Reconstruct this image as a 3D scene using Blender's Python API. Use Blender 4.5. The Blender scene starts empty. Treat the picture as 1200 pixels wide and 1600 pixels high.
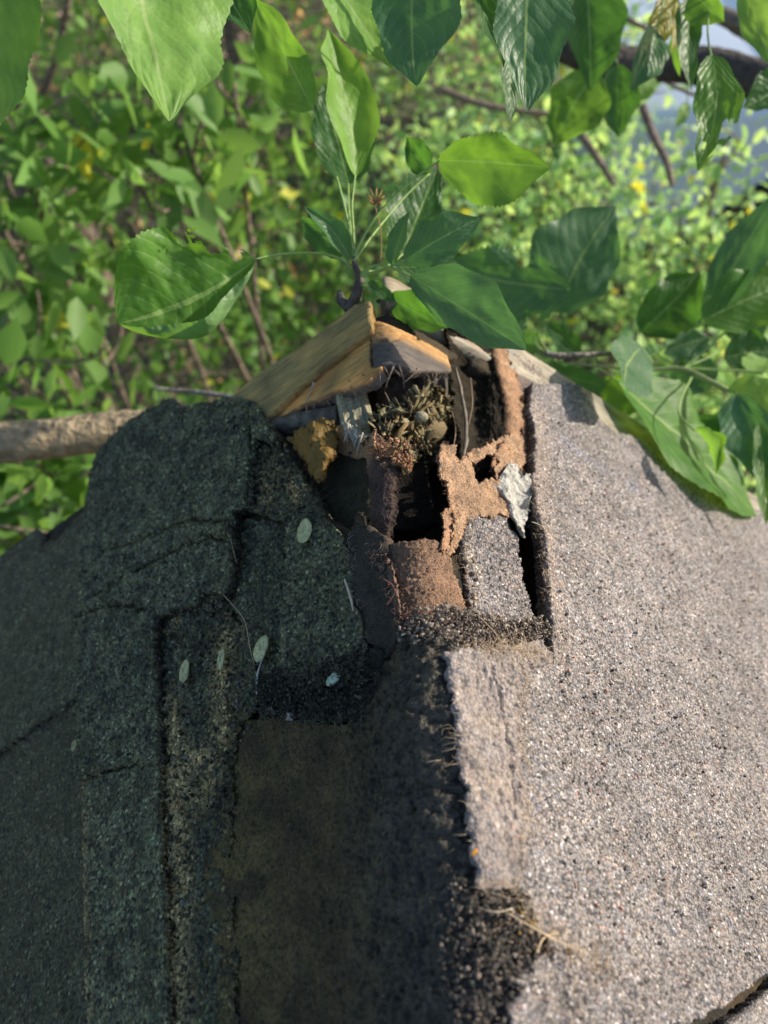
import bpy, math, random
import numpy as np
from mathutils import Vector, Matrix
R_ = math.radians
rng = np.random.default_rng(7)
random.seed(7)
sc = bpy.context.scene
COL = sc.collection

# ------------------------------------------------------------------ camera, sky, sun, exposure
FPX = 1180.0                                   # focal length in photo pixels (photo is 1200 x 1600)
PHI, PSI = R_(52), R_(5)
CF = np.array([math.sin(PSI)*math.cos(PHI), math.cos(PSI)*math.cos(PHI), -math.sin(PHI)])
CR = np.array([math.cos(PSI), -math.sin(PSI), 0.0])
CU = np.cross(CR, CF)
CC = np.array([-0.03209128, -0.366805, 0.27572494])
cam_d = bpy.data.cameras.new('camera')
cam = bpy.data.objects.new('camera', cam_d); COL.objects.link(cam)
cam_d.sensor_fit = 'VERTICAL'; cam_d.sensor_height = 32.0; cam_d.sensor_width = 24.0
cam_d.lens = 32.0*FPX/1600.0
cam_d.clip_start = 0.01; cam_d.clip_end = 400
M = Matrix(((CR[0], CU[0], -CF[0], CC[0]), (CR[1], CU[1], -CF[1], CC[1]), (CR[2], CU[2], -CF[2], CC[2]), (0, 0, 0, 1)))
cam.matrix_world = M
cam_d.dof.use_dof = True; cam_d.dof.focus_distance = 0.345
cam_d.dof.aperture_fstop = cam_d.lens/3.6      # a 3.6 mm wide pupil, like a phone's
sc.camera = cam

SUN_EL, SUN_AZ = R_(25), R_(12)                # azimuth measured from +x (right) towards +y (away)
world = bpy.data.worlds.new('World'); sc.world = world; world.use_nodes = True
nt = world.node_tree
sky = nt.nodes.new('ShaderNodeTexSky'); sky.sky_type = 'NISHITA'; sky.sun_disc = False
sky.sun_elevation = SUN_EL; sky.sun_rotation = math.pi/2 - SUN_AZ
nt.links.new(sky.outputs[0], nt.nodes['Background'].inputs[0])
nt.nodes['Background'].inputs[1].default_value = 0.14
sun_d = bpy.data.lights.new('sun', 'SUN'); sun_d.energy = 4.4; sun_d.angle = R_(0.5); sun_d.color = (1.0, 0.90, 0.755)
sun = bpy.data.objects.new('sun', sun_d); COL.objects.link(sun)
sdir = Vector((math.cos(SUN_EL)*math.cos(SUN_AZ), math.cos(SUN_EL)*math.sin(SUN_AZ), math.sin(SUN_EL)))
sun.rotation_euler = sdir.to_track_quat('Z', 'Y').to_euler()
sc.view_settings.view_transform = 'Standard'; sc.view_settings.look = 'None'
sc.view_settings.exposure = 0.48; sc.view_settings.gamma = 1.0
sc.cycles.max_bounces = 8; sc.cycles.transmission_bounces = 4

# ------------------------------------------------------------------ geometry of the place
def P(px, py, d):                              # a point seen at photo pixel (px, py), d metres along the view axis
    return CC + d*(CF + CR*(px-600)/FPX + CU*(800-py)/FPX)
TH = R_(38); RHO = 0.012
def S(u, v, h):                                # roof surface: u across the ridge, v along it, h above it
    u = np.asarray(u, float); v = np.asarray(v, float); h = np.asarray(h, float)
    s = np.sign(u); a = np.minimum(np.abs(u)/RHO, TH); r = np.maximum(np.abs(u)-RHO*TH, 0)
    x = RHO*np.sin(a)+r*math.cos(TH)+h*np.sin(a)
    z = -RHO*(1-np.cos(a))-r*math.sin(TH)+h*np.cos(a)
    return np.stack([s*x, v+0*x, z+0*x], -1)
def proj(p):
    q = p-CC; z = q@CF
    return np.stack([600+FPX*(q@CR)/z, 800-FPX*(q@CU)/z], -1)
_gu, _gv = np.meshgrid(np.linspace(-0.6, 0.75, 136), np.linspace(-0.5, 0.16, 67))
_gu = _gu.ravel(); _gv = _gv.ravel(); _gp = proj(S(_gu, _gv, 0))
def px2uv(pts, h=0.0):
    pts = np.asarray(pts, float); out = []
    for q in pts:
        i = np.argmin(((_gp-q)**2).sum(1)); x00 = np.array([_gu[i], _gv[i]]); best = (1e9, x00)
        for lim, damp, off in ((.03, 1, 0), (.004, .6, 0), (.002, .4, -.01), (.002, .4, .01), (.001, .3, 0)):
            x = x00+np.array([off, 0])
            for _ in range(int(14/damp)+10):
                e = 1e-5
                f0 = proj(S(x[0], x[1], h)); fu = proj(S(x[0]+e, x[1], h)); fv = proj(S(x[0], x[1]+e, h))
                J = np.stack([(fu-f0)/e, (fv-f0)/e], 1)
                try: dx = damp*np.linalg.solve(J, q-f0)
                except np.linalg.LinAlgError: break
                n = np.abs(dx).max()
                if n > lim: dx *= lim/n
                x = x+dx
            r = np.abs(proj(S(x[0], x[1], h))-q).max()
            if r < best[0]: best = (r, x)
            if r < .5: break
        out.append(best[1])
    return np.array(out)
def roof_d(px, py, h=0.0):                      # how far the roof surface lies behind a photo pixel
    uv = px2uv([(px, py)], h)[0]; return float((S(uv[0], uv[1], h)-CC)@CF)
def PR(px, py, o): return P(px, py, roof_d(px, py)+o)
# value noise
_tab = rng.random((256, 256))
def vn(x, y, seed=0):
    x = np.asarray(x, float)+seed*17.31; y = np.asarray(y, float)+seed*9.77
    xi = np.floor(x).astype(int); yi = np.floor(y).astype(int); fx = x-xi; fy = y-yi
    fx = fx*fx*(3-2*fx); fy = fy*fy*(3-2*fy)
    a = _tab[xi % 256, yi % 256]; b = _tab[(xi+1) % 256, yi % 256]; c = _tab[xi % 256, (yi+1) % 256]; d = _tab[(xi+1) % 256, (yi+1) % 256]
    return (a*(1-fx)+b*fx)*(1-fy)+(c*(1-fx)+d*fx)*fy
def fbm(x, y, sc_, octv=4, seed=0):
    r = 0; amp = 0.5; t = 0
    for k in range(octv):
        r = r+amp*vn(x*sc_, y*sc_, seed+k*3); t += amp; amp *= .5; sc_ *= 2.07
    return r/t
def sm(x, a, b):
    t = np.clip((x-a)/(b-a), 0, 1); return t*t*(3-2*t)
def segdist(u, v, line):                       # distance to an open polyline
    best = np.full(np.shape(u), 1e9)
    for (x0, y0), (x1, y1) in zip(line[:-1], line[1:]):
        dx, dy = x1-x0, y1-y0; L = dx*dx+dy*dy+1e-18
        t = np.clip(((u-x0)*dx+(v-y0)*dy)/L, 0, 1)
        best = np.minimum(best, (u-x0-t*dx)**2+(v-y0-t*dy)**2)
    return np.sqrt(best)

# ------------------------------------------------------------------ object helpers
def tag(o, label=None, cat=None, group=None, kind=None):
    if label: o['label'] = label
    if cat: o['category'] = cat
    if group: o['group'] = group
    if kind: o['kind'] = kind
    return o
def empty(name, loc, label, cat, group=None):
    o = bpy.data.objects.new(name, None); COL.objects.link(o); o.location = loc; o.empty_display_size = 0.02
    return tag(o, label, cat, group)
def link(name, me, mat, parent=None, label=None):
    o = bpy.data.objects.new(name, me); COL.objects.link(o)
    if mat: me.materials.append(mat)
    if parent:
        o.parent = parent; bpy.context.view_layer.update(); o.matrix_parent_inverse = parent.matrix_world.inverted()
    if label: o['label'] = label
    return o
def np_mesh(name, verts, faces, col=None, smooth=True, uv=None):
    """faces: (n,4) or (n,3) int array, or list of arrays"""
    me = bpy.data.meshes.new(name)
    fl = faces if isinstance(faces, list) else [faces]
    fl = [np.asarray(f, int) for f in fl if len(f)]
    nv = len(verts); me.vertices.add(nv); me.vertices.foreach_set('co', np.asarray(verts, np.float32).ravel())
    nl = sum(f.size for f in fl); nf = sum(len(f) for f in fl)
    me.loops.add(nl); me.polygons.add(nf)
    me.loops.foreach_set('vertex_index', np.concatenate([f.ravel() for f in fl]).astype(np.int32))
    tot = np.concatenate([np.full(len(f), f.shape[1]) for f in fl]); st = np.concatenate([[0], np.cumsum(tot)[:-1]])
    me.polygons.foreach_set('loop_start', st.astype(np.int32)); me.polygons.foreach_set('loop_total', tot.astype(np.int32))
    me.update(calc_edges=True); me.validate()
    if smooth: me.polygons.foreach_set('use_smooth', np.ones(len(me.polygons), bool))
    if col is not None:
        at = me.color_attributes.new('Col', 'FLOAT_COLOR', 'POINT')
        c = np.ones((nv, 4), np.float32); c[:, :3] = col; at.data.foreach_set('color', c.ravel())
    if uv is not None:
        at = me.attributes.new('leafuv', 'FLOAT_VECTOR', 'POINT')
        c = np.zeros((nv, 3), np.float32); c[:, :2] = uv; at.data.foreach_set('vector', c.ravel())
    return me

# ------------------------------------------------------------------ materials
def newmat(name):
    m = bpy.data.materials.new(name); m.use_nodes = True; nt = m.node_tree
    return m, nt, nt.nodes['Principled BSDF']
def N(nt, t, **kw):
    n = nt.nodes.new(t)
    for k, v in kw.items(): setattr(n, k, v)
    return n
def attr(nt, name='Col'):
    n = N(nt, 'ShaderNodeAttribute'); n.attribute_name = name; return n
def ramp(nt, fac, stops):
    r = N(nt, 'ShaderNodeValToRGB'); e = r.color_ramp.elements
    while len(e) < len(stops): e.new(0.5)
    for k, (p, c) in enumerate(stops):
        e[k].position = p; e[k].color = (*c, 1) if len(c) == 3 else c
    nt.links.new(fac, r.inputs[0]); return r
def mul(nt, a, b, fac=1.0, mode='MULTIPLY'):
    m = N(nt, 'ShaderNodeMix', data_type='RGBA', blend_type=mode); m.inputs[0].default_value = fac
    nt.links.new(a, m.inputs[6]); nt.links.new(b, m.inputs[7]); return m.outputs[2]
def tex_obj(nt):
    t = N(nt, 'ShaderNodeTexCoord'); return t.outputs['Object']
def granules(name, grain=0.0013, bump=0.6, rough=0.75, var=1.0, mix=1.0):
    m, nt, b = newmat(name); L = nt.links.new; co = tex_obj(nt)
    nz = N(nt, 'ShaderNodeTexNoise'); nz.inputs['Scale'].default_value = 900; L(co, nz.inputs['Vector'])
    mx = N(nt, 'ShaderNodeMix', data_type='RGBA'); mx.inputs[0].default_value = 0.0006
    vm = N(nt, 'ShaderNodeVectorMath', operation='MULTIPLY_ADD'); L(nz.outputs['Color'], vm.inputs[0]); vm.inputs[1].default_value = (0.0006,)*3; L(co, vm.inputs[2])
    v1 = N(nt, 'ShaderNodeTexVoronoi'); v1.inputs['Scale'].default_value = 1/grain; L(vm.outputs[0], v1.inputs['Vector'])
    sep = N(nt, 'ShaderNodeSeparateColor'); L(v1.outputs['Color'], sep.inputs[0])
    lo, hi = max(.1, 1-0.75*var), 1+0.65*var
    r1 = ramp(nt, sep.outputs[0], [(0.0, (lo*.6,)*3), (0.14, (lo+.25,)*3), (0.5, (1.0, .98, .96)), (0.86, (1.15, 1.12, 1.08)), (0.95, (hi, hi*.98, hi*.93)), (1.0, (hi*1.5,)*3)])
    r2 = ramp(nt, sep.outputs[1], [(0.0, (1.25, .86, .76)), (0.08, (1.0, 1, 1)), (0.7, (1, 1, 1)), (0.86, (.86, .95, 1.12)), (1.0, (1.16, 1.04, .80))])
    n2 = N(nt, 'ShaderNodeTexNoise'); n2.inputs['Scale'].default_value = 60; n2.inputs['Detail'].default_value = 5; L(co, n2.inputs['Vector'])
    r3 = ramp(nt, n2.outputs[0], [(0.3, (.78,)*3), (0.7, (1.2,)*3)])
    a = attr(nt)
    c = mul(nt, a.outputs[0], r1.outputs[0], mix); c = mul(nt, c, r2.outputs[0], mix); c = mul(nt, c, r3.outputs[0])
    # dark asphalt between the grains
    rd = ramp(nt, v1.outputs['Distance'], [(0.0, (1, 1, 1)), (0.42, (1, 1, 1)), (0.75, (.45,)*3)])
    c = mul(nt, c, rd.outputs[0], mix)
    L(c, b.inputs['Base Color']); b.inputs['Roughness'].default_value = rough
    b.inputs['Specular IOR Level'].default_value = 0.35
    inv = N(nt, 'ShaderNodeMath', operation='SUBTRACT'); inv.inputs[0].default_value = 1; L(v1.outputs['Distance'], inv.inputs[1])
    ad = N(nt, 'ShaderNodeMath', operation='ADD'); L(inv.outputs[0], ad.inputs[0]); L(sep.outputs[2], ad.inputs[1])
    bp = N(nt, 'ShaderNodeBump'); bp.inputs['Strength'].default_value = bump; bp.inputs['Distance'].default_value = 0.0007
    L(ad.outputs[0], bp.inputs['Height']); L(bp.outputs[0], b.inputs['Normal'])
    return m
def felt(name, scale=900, bump=0.7, rough=0.9, stretch=(1, 1, 1), spots=False):
    m, nt, b = newmat(name); L = nt.links.new; co = tex_obj(nt)
    mp = N(nt, 'ShaderNodeMapping'); mp.inputs['Scale'].default_value = stretch; L(co, mp.inputs[0])
    nz = N(nt, 'ShaderNodeTexNoise'); nz.inputs['Scale'].default_value = scale; nz.inputs['Detail'].default_value = 3; L(mp.outputs[0], nz.inputs['Vector'])
    n2 = N(nt, 'ShaderNodeTexNoise'); n2.inputs['Scale'].default_value = 90; n2.inputs['Detail'].default_value = 8; n2.inputs['Roughness'].default_value = .7; L(co, n2.inputs['Vector'])
    r1 = ramp(nt, nz.outputs[0], [(0.3, (.55,)*3), (0.7, (1.5,)*3)])
    r2 = ramp(nt, n2.outputs[0], [(0.3, (.6, .62, .65)), (0.7, (1.35, 1.3, 1.2))])
    a = attr(nt); c = mul(nt, a.outputs[0], r1.outputs[0]); c = mul(nt, c, r2.outputs[0])
    L(c, b.inputs['Base Color']); b.inputs['Roughness'].default_value = rough; b.inputs['Specular IOR Level'].default_value = 0.25
    ad = N(nt, 'ShaderNodeMath', operation='ADD'); L(nz.outputs[0], ad.inputs[0]); L(n2.outputs[0], ad.inputs[1])
    bp = N(nt, 'ShaderNodeBump'); bp.inputs['Strength'].default_value = bump; bp.inputs['Distance'].default_value = 0.0012
    L(ad.outputs[0], bp.inputs['Height']); L(bp.outputs[0], b.inputs['Normal'])
    return m
def wood(name, ang, scale=700, axis='slope'):
    """grain along the roof slope (ang = tilt of the board about the ridge axis)"""
    m, nt, b = newmat(name); L = nt.links.new; co = tex_obj(nt)
    mp = N(nt, 'ShaderNodeMapping'); mp.vector_type = 'TEXTURE'; mp.inputs['Rotation'].default_value = (0, ang, 0); L(co, mp.inputs[0])
    m2 = N(nt, 'ShaderNodeMapping'); m2.inputs['Scale'].default_value = (.09, 1, .5) if axis == 'slope' else (1, 1, .05); L(mp.outputs[0], m2.inputs[0])
    nz = N(nt, 'ShaderNodeTexNoise'); nz.inputs['Scale'].default_value = scale; nz.inputs['Detail'].default_value = 5; L(m2.outputs[0], nz.inputs['Vector'])
    n2 = N(nt, 'ShaderNodeTexNoise'); n2.inputs['Scale'].default_value = 45; n2.inputs['Detail'].default_value = 6; L(co, n2.inputs['Vector'])
    r1 = ramp(nt, nz.outputs[0], [(0.3, (.55,)*3), (0.5, (1,)*3), (0.75, (1.3,)*3)])
    r2 = ramp(nt, n2.outputs[0], [(0.35, (.7, .72, .75)), (0.65, (1.2, 1.18, 1.1))])
    a = attr(nt); c = mul(nt, a.outputs[0], r1.outputs[0]); c = mul(nt, c, r2.outputs[0])
    L(c, b.inputs['Base Color']); b.inputs['Roughness'].default_value = .8; b.inputs['Specular IOR Level'].default_value = .3
    bp = N(nt, 'ShaderNodeBump'); bp.inputs['Strength'].default_value = .6; bp.inputs['Distance'].default_value = 0.0008
    L(nz.outputs[0], bp.inputs['Height']); L(bp.outputs[0], b.inputs['Normal'])
    return m
def leafmat(name, top, under, trans, veins=True, vcol=(.30, .42, .14), rough=.42, tw=.4, useattr=False, spots=None, sp0=.6):
    m, nt, b = newmat(name); L = nt.links.new
    out = nt.nodes['Material Output']
    geo = N(nt, 'ShaderNodeNewGeometry')
    mx = N(nt, 'ShaderNodeMix', data_type='RGBA'); L(geo.outputs['Backfacing'], mx.inputs[0])
    mx.inputs[6].default_value = (*top, 1); mx.inputs[7].default_value = (*under, 1)
    c = mx.outputs[2]
    co = tex_obj(nt)
    nz = N(nt, 'ShaderNodeTexNoise'); nz.inputs['Scale'].default_value = 70 if veins else 3; nz.inputs['Detail'].default_value = 5; L(co, nz.inputs['Vector'])
    rr = ramp(nt, nz.outputs[0], [(0.3, (.78, .82, .8)), (0.7, (1.22, 1.15, 1.1))]); c = mul(nt, c, rr.outputs[0])
    tcol = None
    if useattr:
        a = attr(nt); c = mul(nt, c, a.outputs[0])
    if spots:
        v = N(nt, 'ShaderNodeTexNoise'); v.inputs['Scale'].default_value = 160; v.inputs['Detail'].default_value = 4; L(co, v.inputs['Vector'])
        rs = ramp(nt, v.outputs[0], [(sp0, (1, 1, 1)), (sp0+.06, spots)]); c = mul(nt, c, rs.outputs[0])
    hgt = None
    if veins:
        uv = attr(nt, 'leafuv'); sp = N(nt, 'ShaderNodeSeparateXYZ'); L(uv.outputs['Vector'], sp.inputs[0])
        def mt(op, a_, b_=None, **k):
            n = N(nt, 'ShaderNodeMath', operation=op)
            for i, q in enumerate((a_, b_)):
                if q is None: continue
                if isinstance(q, (int, float)): n.inputs[i].default_value = q
                else: L(q, n.inputs[i])
            return n.outputs[0]
        s = mt('ABSOLUTE', sp.outputs[0]); t = sp.outputs[1]
        mid = mt('LESS_THAN', s, 0.035)
        q = mt('SUBTRACT', mt('MULTIPLY', t, 10.0), mt('MULTIPLY', mt('POWER', s, 1.25), 3.3))
        q = mt('ADD', q, mt('MULTIPLY', nz.outputs[0], 0.5))
        fr = mt('ABSOLUTE', mt('SUBTRACT', mt('FRACT', q), 0.5))
        side = mt('LESS_THAN', fr, 0.045)
        sidew = mt('MULTIPLY', side, 0.38)
        vv = mt('MAXIMUM', mid, sidew)
        mv = N(nt, 'ShaderNodeMix', data_type='RGBA'); L(mt('MULTIPLY', vv, 0.9), mv.inputs[0]); L(c, mv.inputs[6]); mv.inputs[7].default_value = (*vcol, 1)
        c = mv.outputs[2]
        v2 = N(nt, 'ShaderNodeTexVoronoi'); v2.inputs['Scale'].default_value = 420; L(co, v2.inputs['Vector'])
        puff = mt('MULTIPLY', mt('SMOOTH_MIN', fr, 0.3), 2.0)
        hgt = mt('ADD', mt('MULTIPLY', puff, 1.0), mt('MULTIPLY', v2.outputs['Distance'], 0.5))
        hgt = mt('SUBTRACT', hgt, mt('MULTIPLY', mid, 0.7))
        bp = N(nt, 'ShaderNodeBump'); bp.inputs['Strength'].default_value = .38; bp.inputs['Distance'].default_value = 0.0010
        L(hgt, bp.inputs['Height']); L(bp.outputs[0], b.inputs['Normal'])
    L(c, b.inputs['Base Color']); b.inputs['Roughness'].default_value = rough; b.inputs['Specular IOR Level'].default_value = .28
    tr = N(nt, 'ShaderNodeBsdfTranslucent')
    tc = N(nt, 'ShaderNodeMix', data_type='RGBA', blend_type='MULTIPLY'); tc.inputs[0].default_value = 1
    L(rr.outputs[0], tc.inputs[6]); tc.inputs[7].default_value = (*trans, 1); tcc = tc.outputs[2]
    if useattr: tcc = mul(nt, tcc, a.outputs[0])
    if spots: tcc = mul(nt, tcc, rs.outputs[0])
    L(tcc, tr.inputs[0])
    ms = N(nt, 'ShaderNodeMixShader'); ms.inputs[0].default_value = tw
    L(b.outputs[0], ms.inputs[1]); L(tr.outputs[0], ms.inputs[2]); L(ms.outputs[0], out.inputs[0])
    return m
def plain(name, col, rough=.7, bump=0.0, bscale=400, metal=0, spec=.4, var=.25, useattr=False):
    m, nt, b = newmat(name); L = nt.links.new; co = tex_obj(nt)
    nz = N(nt, 'ShaderNodeTexNoise'); nz.inputs['Scale'].default_value = bscale; nz.inputs['Detail'].default_value = 6; L(co, nz.inputs['Vector'])
    rr = ramp(nt, nz.outputs[0], [(0.3, (1-var,)*3), (0.7, (1+var,)*3)])
    if useattr: src = attr(nt).outputs[0]
    else:
        rgb = N(nt, 'ShaderNodeRGB'); rgb.outputs[0].default_value = (*col, 1); src = rgb.outputs[0]
    L(mul(nt, src, rr.outputs[0]), b.inputs['Base Color'])
    b.inputs['Roughness'].default_value = rough; b.inputs['Metallic'].default_value = metal; b.inputs['Specular IOR Level'].default_value = spec
    if bump:
        bp = N(nt, 'ShaderNodeBump'); bp.inputs['Strength'].default_value = bump; bp.inputs['Distance'].default_value = 1.5/bscale
        L(nz.outputs[0], bp.inputs['Height']); L(bp.outputs[0], b.inputs['Normal'])
    return m
MAT = {}
MAT['gran'] = granules('granule_shingle', grain=.0012, var=.92, bump=.9)
MAT['gran_dark'] = granules('granule_shingle_coarse', grain=0.0016, bump=1.0, rough=.5, var=1.35)  # left slope: coarser, smoother-surfaced grains with stronger contrast
MAT['gran_worn'] = granules('granule_worn', grain=.0015, var=.6, bump=.7, mix=.55)
MAT['crumb'] = plain('crumb', (1, 1, 1), rough=.8, bump=.8, bscale=900, useattr=True, var=.4)
MAT['felt'] = felt('bare_felt')
MAT['bitumen'] = felt('worn_bitumen', scale=620, bump=1.0, rough=.48)
MAT['feltf'] = felt('torn_felt', scale=1400, bump=.9)
MAT['woodL'] = wood('wood_board_left', -TH)
MAT['woodR'] = wood('wood_board_right', TH)
MAT['woodV'] = wood('wood_upright', 0, axis='z')
MAT['bark'] = plain('bark', (.16, .12, .09), rough=.9, bump=1, bscale=120, useattr=True, var=.45)
MAT['barkbig'] = plain('bark_big', (.16, .12, .09), rough=.9, bump=1, bscale=40, useattr=True, var=.45)
MAT['stem'] = plain('green_stem', (.20, .30, .07), rough=.5, bscale=200, var=.15, useattr=True)
MAT['straw'] = plain('dry_straw', (.5, .38, .2), rough=.7, bscale=300, useattr=True)
MAT['seed'] = plain('seed', (.34, .38, .22), rough=.6, bump=.5, bscale=700, useattr=True, var=.3)
MAT['chip'] = plain('shredded_bark', (.25, .2, .1), rough=.9, bump=.4, bscale=900, useattr=True)
MAT['leaf'] = leafmat('apple_leaf', (.085, .200, .038), (.15, .26, .11), (.26, .52, .04), spots=(1.3, .62, .5), sp0=.70)
MAT['leafvivid'] = leafmat('apple_leaf_vivid', (.060, .190, .018), (.15, .28, .08), (.26, .52, .03), rough=.5, spots=(1.3, .62, .5), sp0=.72)
MAT['leafdark'] = leafmat('apple_leaf_deep', (.048, .125, .042), (.09, .17, .08), (.14, .36, .03), spots=(1.3, .62, .5), sp0=.70)
MAT['leafblue'] = leafmat('apple_leaf_blue_shade', (.085, .180, .095), (.13, .22, .13), (.14, .34, .05), rough=.42, spots=(1.3, .62, .5), sp0=.70)  # bluish shade on the leaves put into the blade colour
MAT['leaflight'] = leafmat('apple_leaf_sunlit', (.19, .36, .075), (.24, .37, .14), (.36, .62, .07), rough=.48)  # sunlight on the bright leaves put into a paler blade colour
MAT['leafyellow'] = leafmat('apple_leaf_yellowing', (.26, .25, .04), (.3, .3, .08), (.5, .45, .04), vcol=(.5, .45, .15), spots=(.45, .3, .2))
MAT['deadleaf'] = leafmat('dead_leaf', (.20, .125, .032), (.18, .11, .04), (.2, .10, .015), vcol=(.24, .16, .06), rough=.6, tw=.2, spots=(.5, .3, .3))
MAT['bgleaf'] = leafmat('shrub_leaf', (.14, .27, .065), (.17, .30, .10), (.40, .64, .15), veins=False, useattr=True, tw=.38, rough=.5)
MAT['plastic'] = plain('white_scrap', (.44, .42, .37), rough=.45, bump=1.0, bscale=260, var=.3)

# ------------------------------------------------------------------ roof sheets
def jagged(poly, step=0.0012, amp=0.0008, seed=0):
    out = []
    n = len(poly)
    for i in range(n):
        a = poly[i]; b = poly[(i+1) % n]; L = np.hypot(*(b-a)); k = max(1, int(L/step))
        nrm = np.array([-(b-a)[1], (b-a)[0]])/(L+1e-12)
        for j in range(k):
            q = a+(b-a)*j/k
            d = (fbm(q[0], q[1], 260, 4, seed)-.5)*2*amp*1.6+(vn(q[0]*1500, q[1]*1500, seed+5)-.5)*amp*.8
            out.append(q+nrm*d)
    return np.array(out)
def inside_grid(us, vs, polys):
    mask = np.zeros((len(vs), len(us)), bool)
    for poly in polys:
        x0 = poly[:, 0]; y0 = poly[:, 1]; x1 = np.roll(x0, -1); y1 = np.roll(y0, -1)
        for j, v in enumerate(vs):
            c = (y0 <= v) != (y1 <= v)
            if not c.any(): continue
            xs = np.sort(x0[c]+(v-y0[c])/(y1[c]-y0[c])*(x1[c]-x0[c]))
            idx = np.searchsorted(xs, us)
            mask[j] ^= (idx % 2 == 1)
    return mask
def sheet(name, poly, h, thick, mat, parent, sp=0.0007, rough=0.00022, wave=0.0012, hfun=None, tint=(.2, .2, .2), tfun=None,
          jag=0.0008, holes=(), px=True, label=None, seed=0, edge_tint=None, sharp=False):
    uv = px2uv(poly, h) if px else np.asarray(poly, float)
    pj = jagged(uv, max(sp*1.5, .001), jag, seed); polys = [pj]
    for hp in holes: polys.append(jagged(px2uv(hp, h), .0012, jag, seed+3))
    lo = pj.min(0)-sp; hi = pj.max(0)+sp
    us = np.arange(lo[0], hi[0]+sp, sp); vs = np.arange(lo[1], hi[1]+sp, sp)
    msk = inside_grid(us, vs, polys)
    cell = msk[:-1, :-1] & msk[1:, :-1] & msk[:-1, 1:] & msk[1:, 1:]
    nu = len(us); jj, ii = np.nonzero(cell)
    a = jj*nu+ii; F = np.stack([a, a+1, a+1+nu, a+nu], 1)
    used = np.unique(F); remap = -np.ones(len(us)*len(vs), int); remap[used] = np.arange(len(used)); F = remap[F]
    U = us[used % nu].copy(); V = vs[used // nu].copy()
    # boundary directed edges
    E_ = np.concatenate([F[:, [0, 1]], F[:, [1, 2]], F[:, [2, 3]], F[:, [3, 0]]])
    key = E_[:, 0].astype(np.int64)*len(used)+E_[:, 1]; rkey = E_[:, 1].astype(np.int64)*len(used)+E_[:, 0]
    bd = E_[~np.isin(key, rkey)]
    bv = np.unique(bd)
    # snap the rim to the outline
    segs = [(p, np.roll(p, -1, 0)) for p in polys]; A = np.concatenate([s[0] for s in segs]); B = np.concatenate([s[1] for s in segs])
    for k0 in range(0, len(bv), 400):
        q = np.stack([U[bv[k0:k0+400]], V[bv[k0:k0+400]]], 1)
        D = B-A; t = ((q[:, None]-A)*D).sum(2)/((D*D).sum(1)+1e-18); t = np.clip(t, 0, 1)
        C_ = A+t[..., None]*D; dd = ((C_-q[:, None])**2).sum(2); i = dd.argmin(1)
        best = C_[np.arange(len(q)), i]; ok = dd[np.arange(len(q)), i] < (sp*1.45)**2
        U[bv[k0:k0+400]] = np.where(ok, best[:, 0], q[:, 0]); V[bv[k0:k0+400]] = np.where(ok, best[:, 1], q[:, 1])
    H = np.full(len(U), float(h))
    H += (fbm(U, V, 28, 3, seed)-.5)*2*wave
    H += (fbm(U, V, 160, 3, seed+9)-.5)*wave*.9
    if hfun is not None: H += hfun(U, V)
    nzz = rng.normal(0, rough, len(U)); H += nzz
    col = np.ones((len(U), 3))*np.array(tint)
    if tfun is not None: col = tfun(U, V, col)
    top = S(U, V, H)
    th = thick+0*H
    Ub = U[bv]+rng.normal(0, .0004 if not sharp else 0, len(bv)); Vb = V[bv]+rng.normal(0, .0004 if not sharp else 0, len(bv))
    bot = S(Ub, Vb, H[bv]-thick); n0 = len(U)
    mid = S((Ub+U[bv])/2+rng.normal(0, .00035 if not sharp else 0, len(bv)), V[bv], H[bv]-thick*.5)
    bmap = -np.ones(n0, int); bmap[bv] = np.arange(len(bv))
    e0 = bmap[bd[:, 0]]; e1 = bmap[bd[:, 1]]; m0 = n0; b0 = n0+len(bv)
    sk1 = np.stack([bd[:, 1], bd[:, 0], m0+e0, m0+e1], 1)
    sk2 = np.stack([m0+e1, m0+e0, b0+e0, b0+e1], 1)
    ec = np.array(edge_tint if edge_tint is not None else np.array(tint)*.45)
    colall = np.concatenate([col, np.ones((2*len(bv), 3))*ec])
    me = np_mesh(name, np.concatenate([top, mid, bot]), np.concatenate([F, sk1, sk2]), colall)
    return link(name, me, mat, parent, label)
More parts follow.
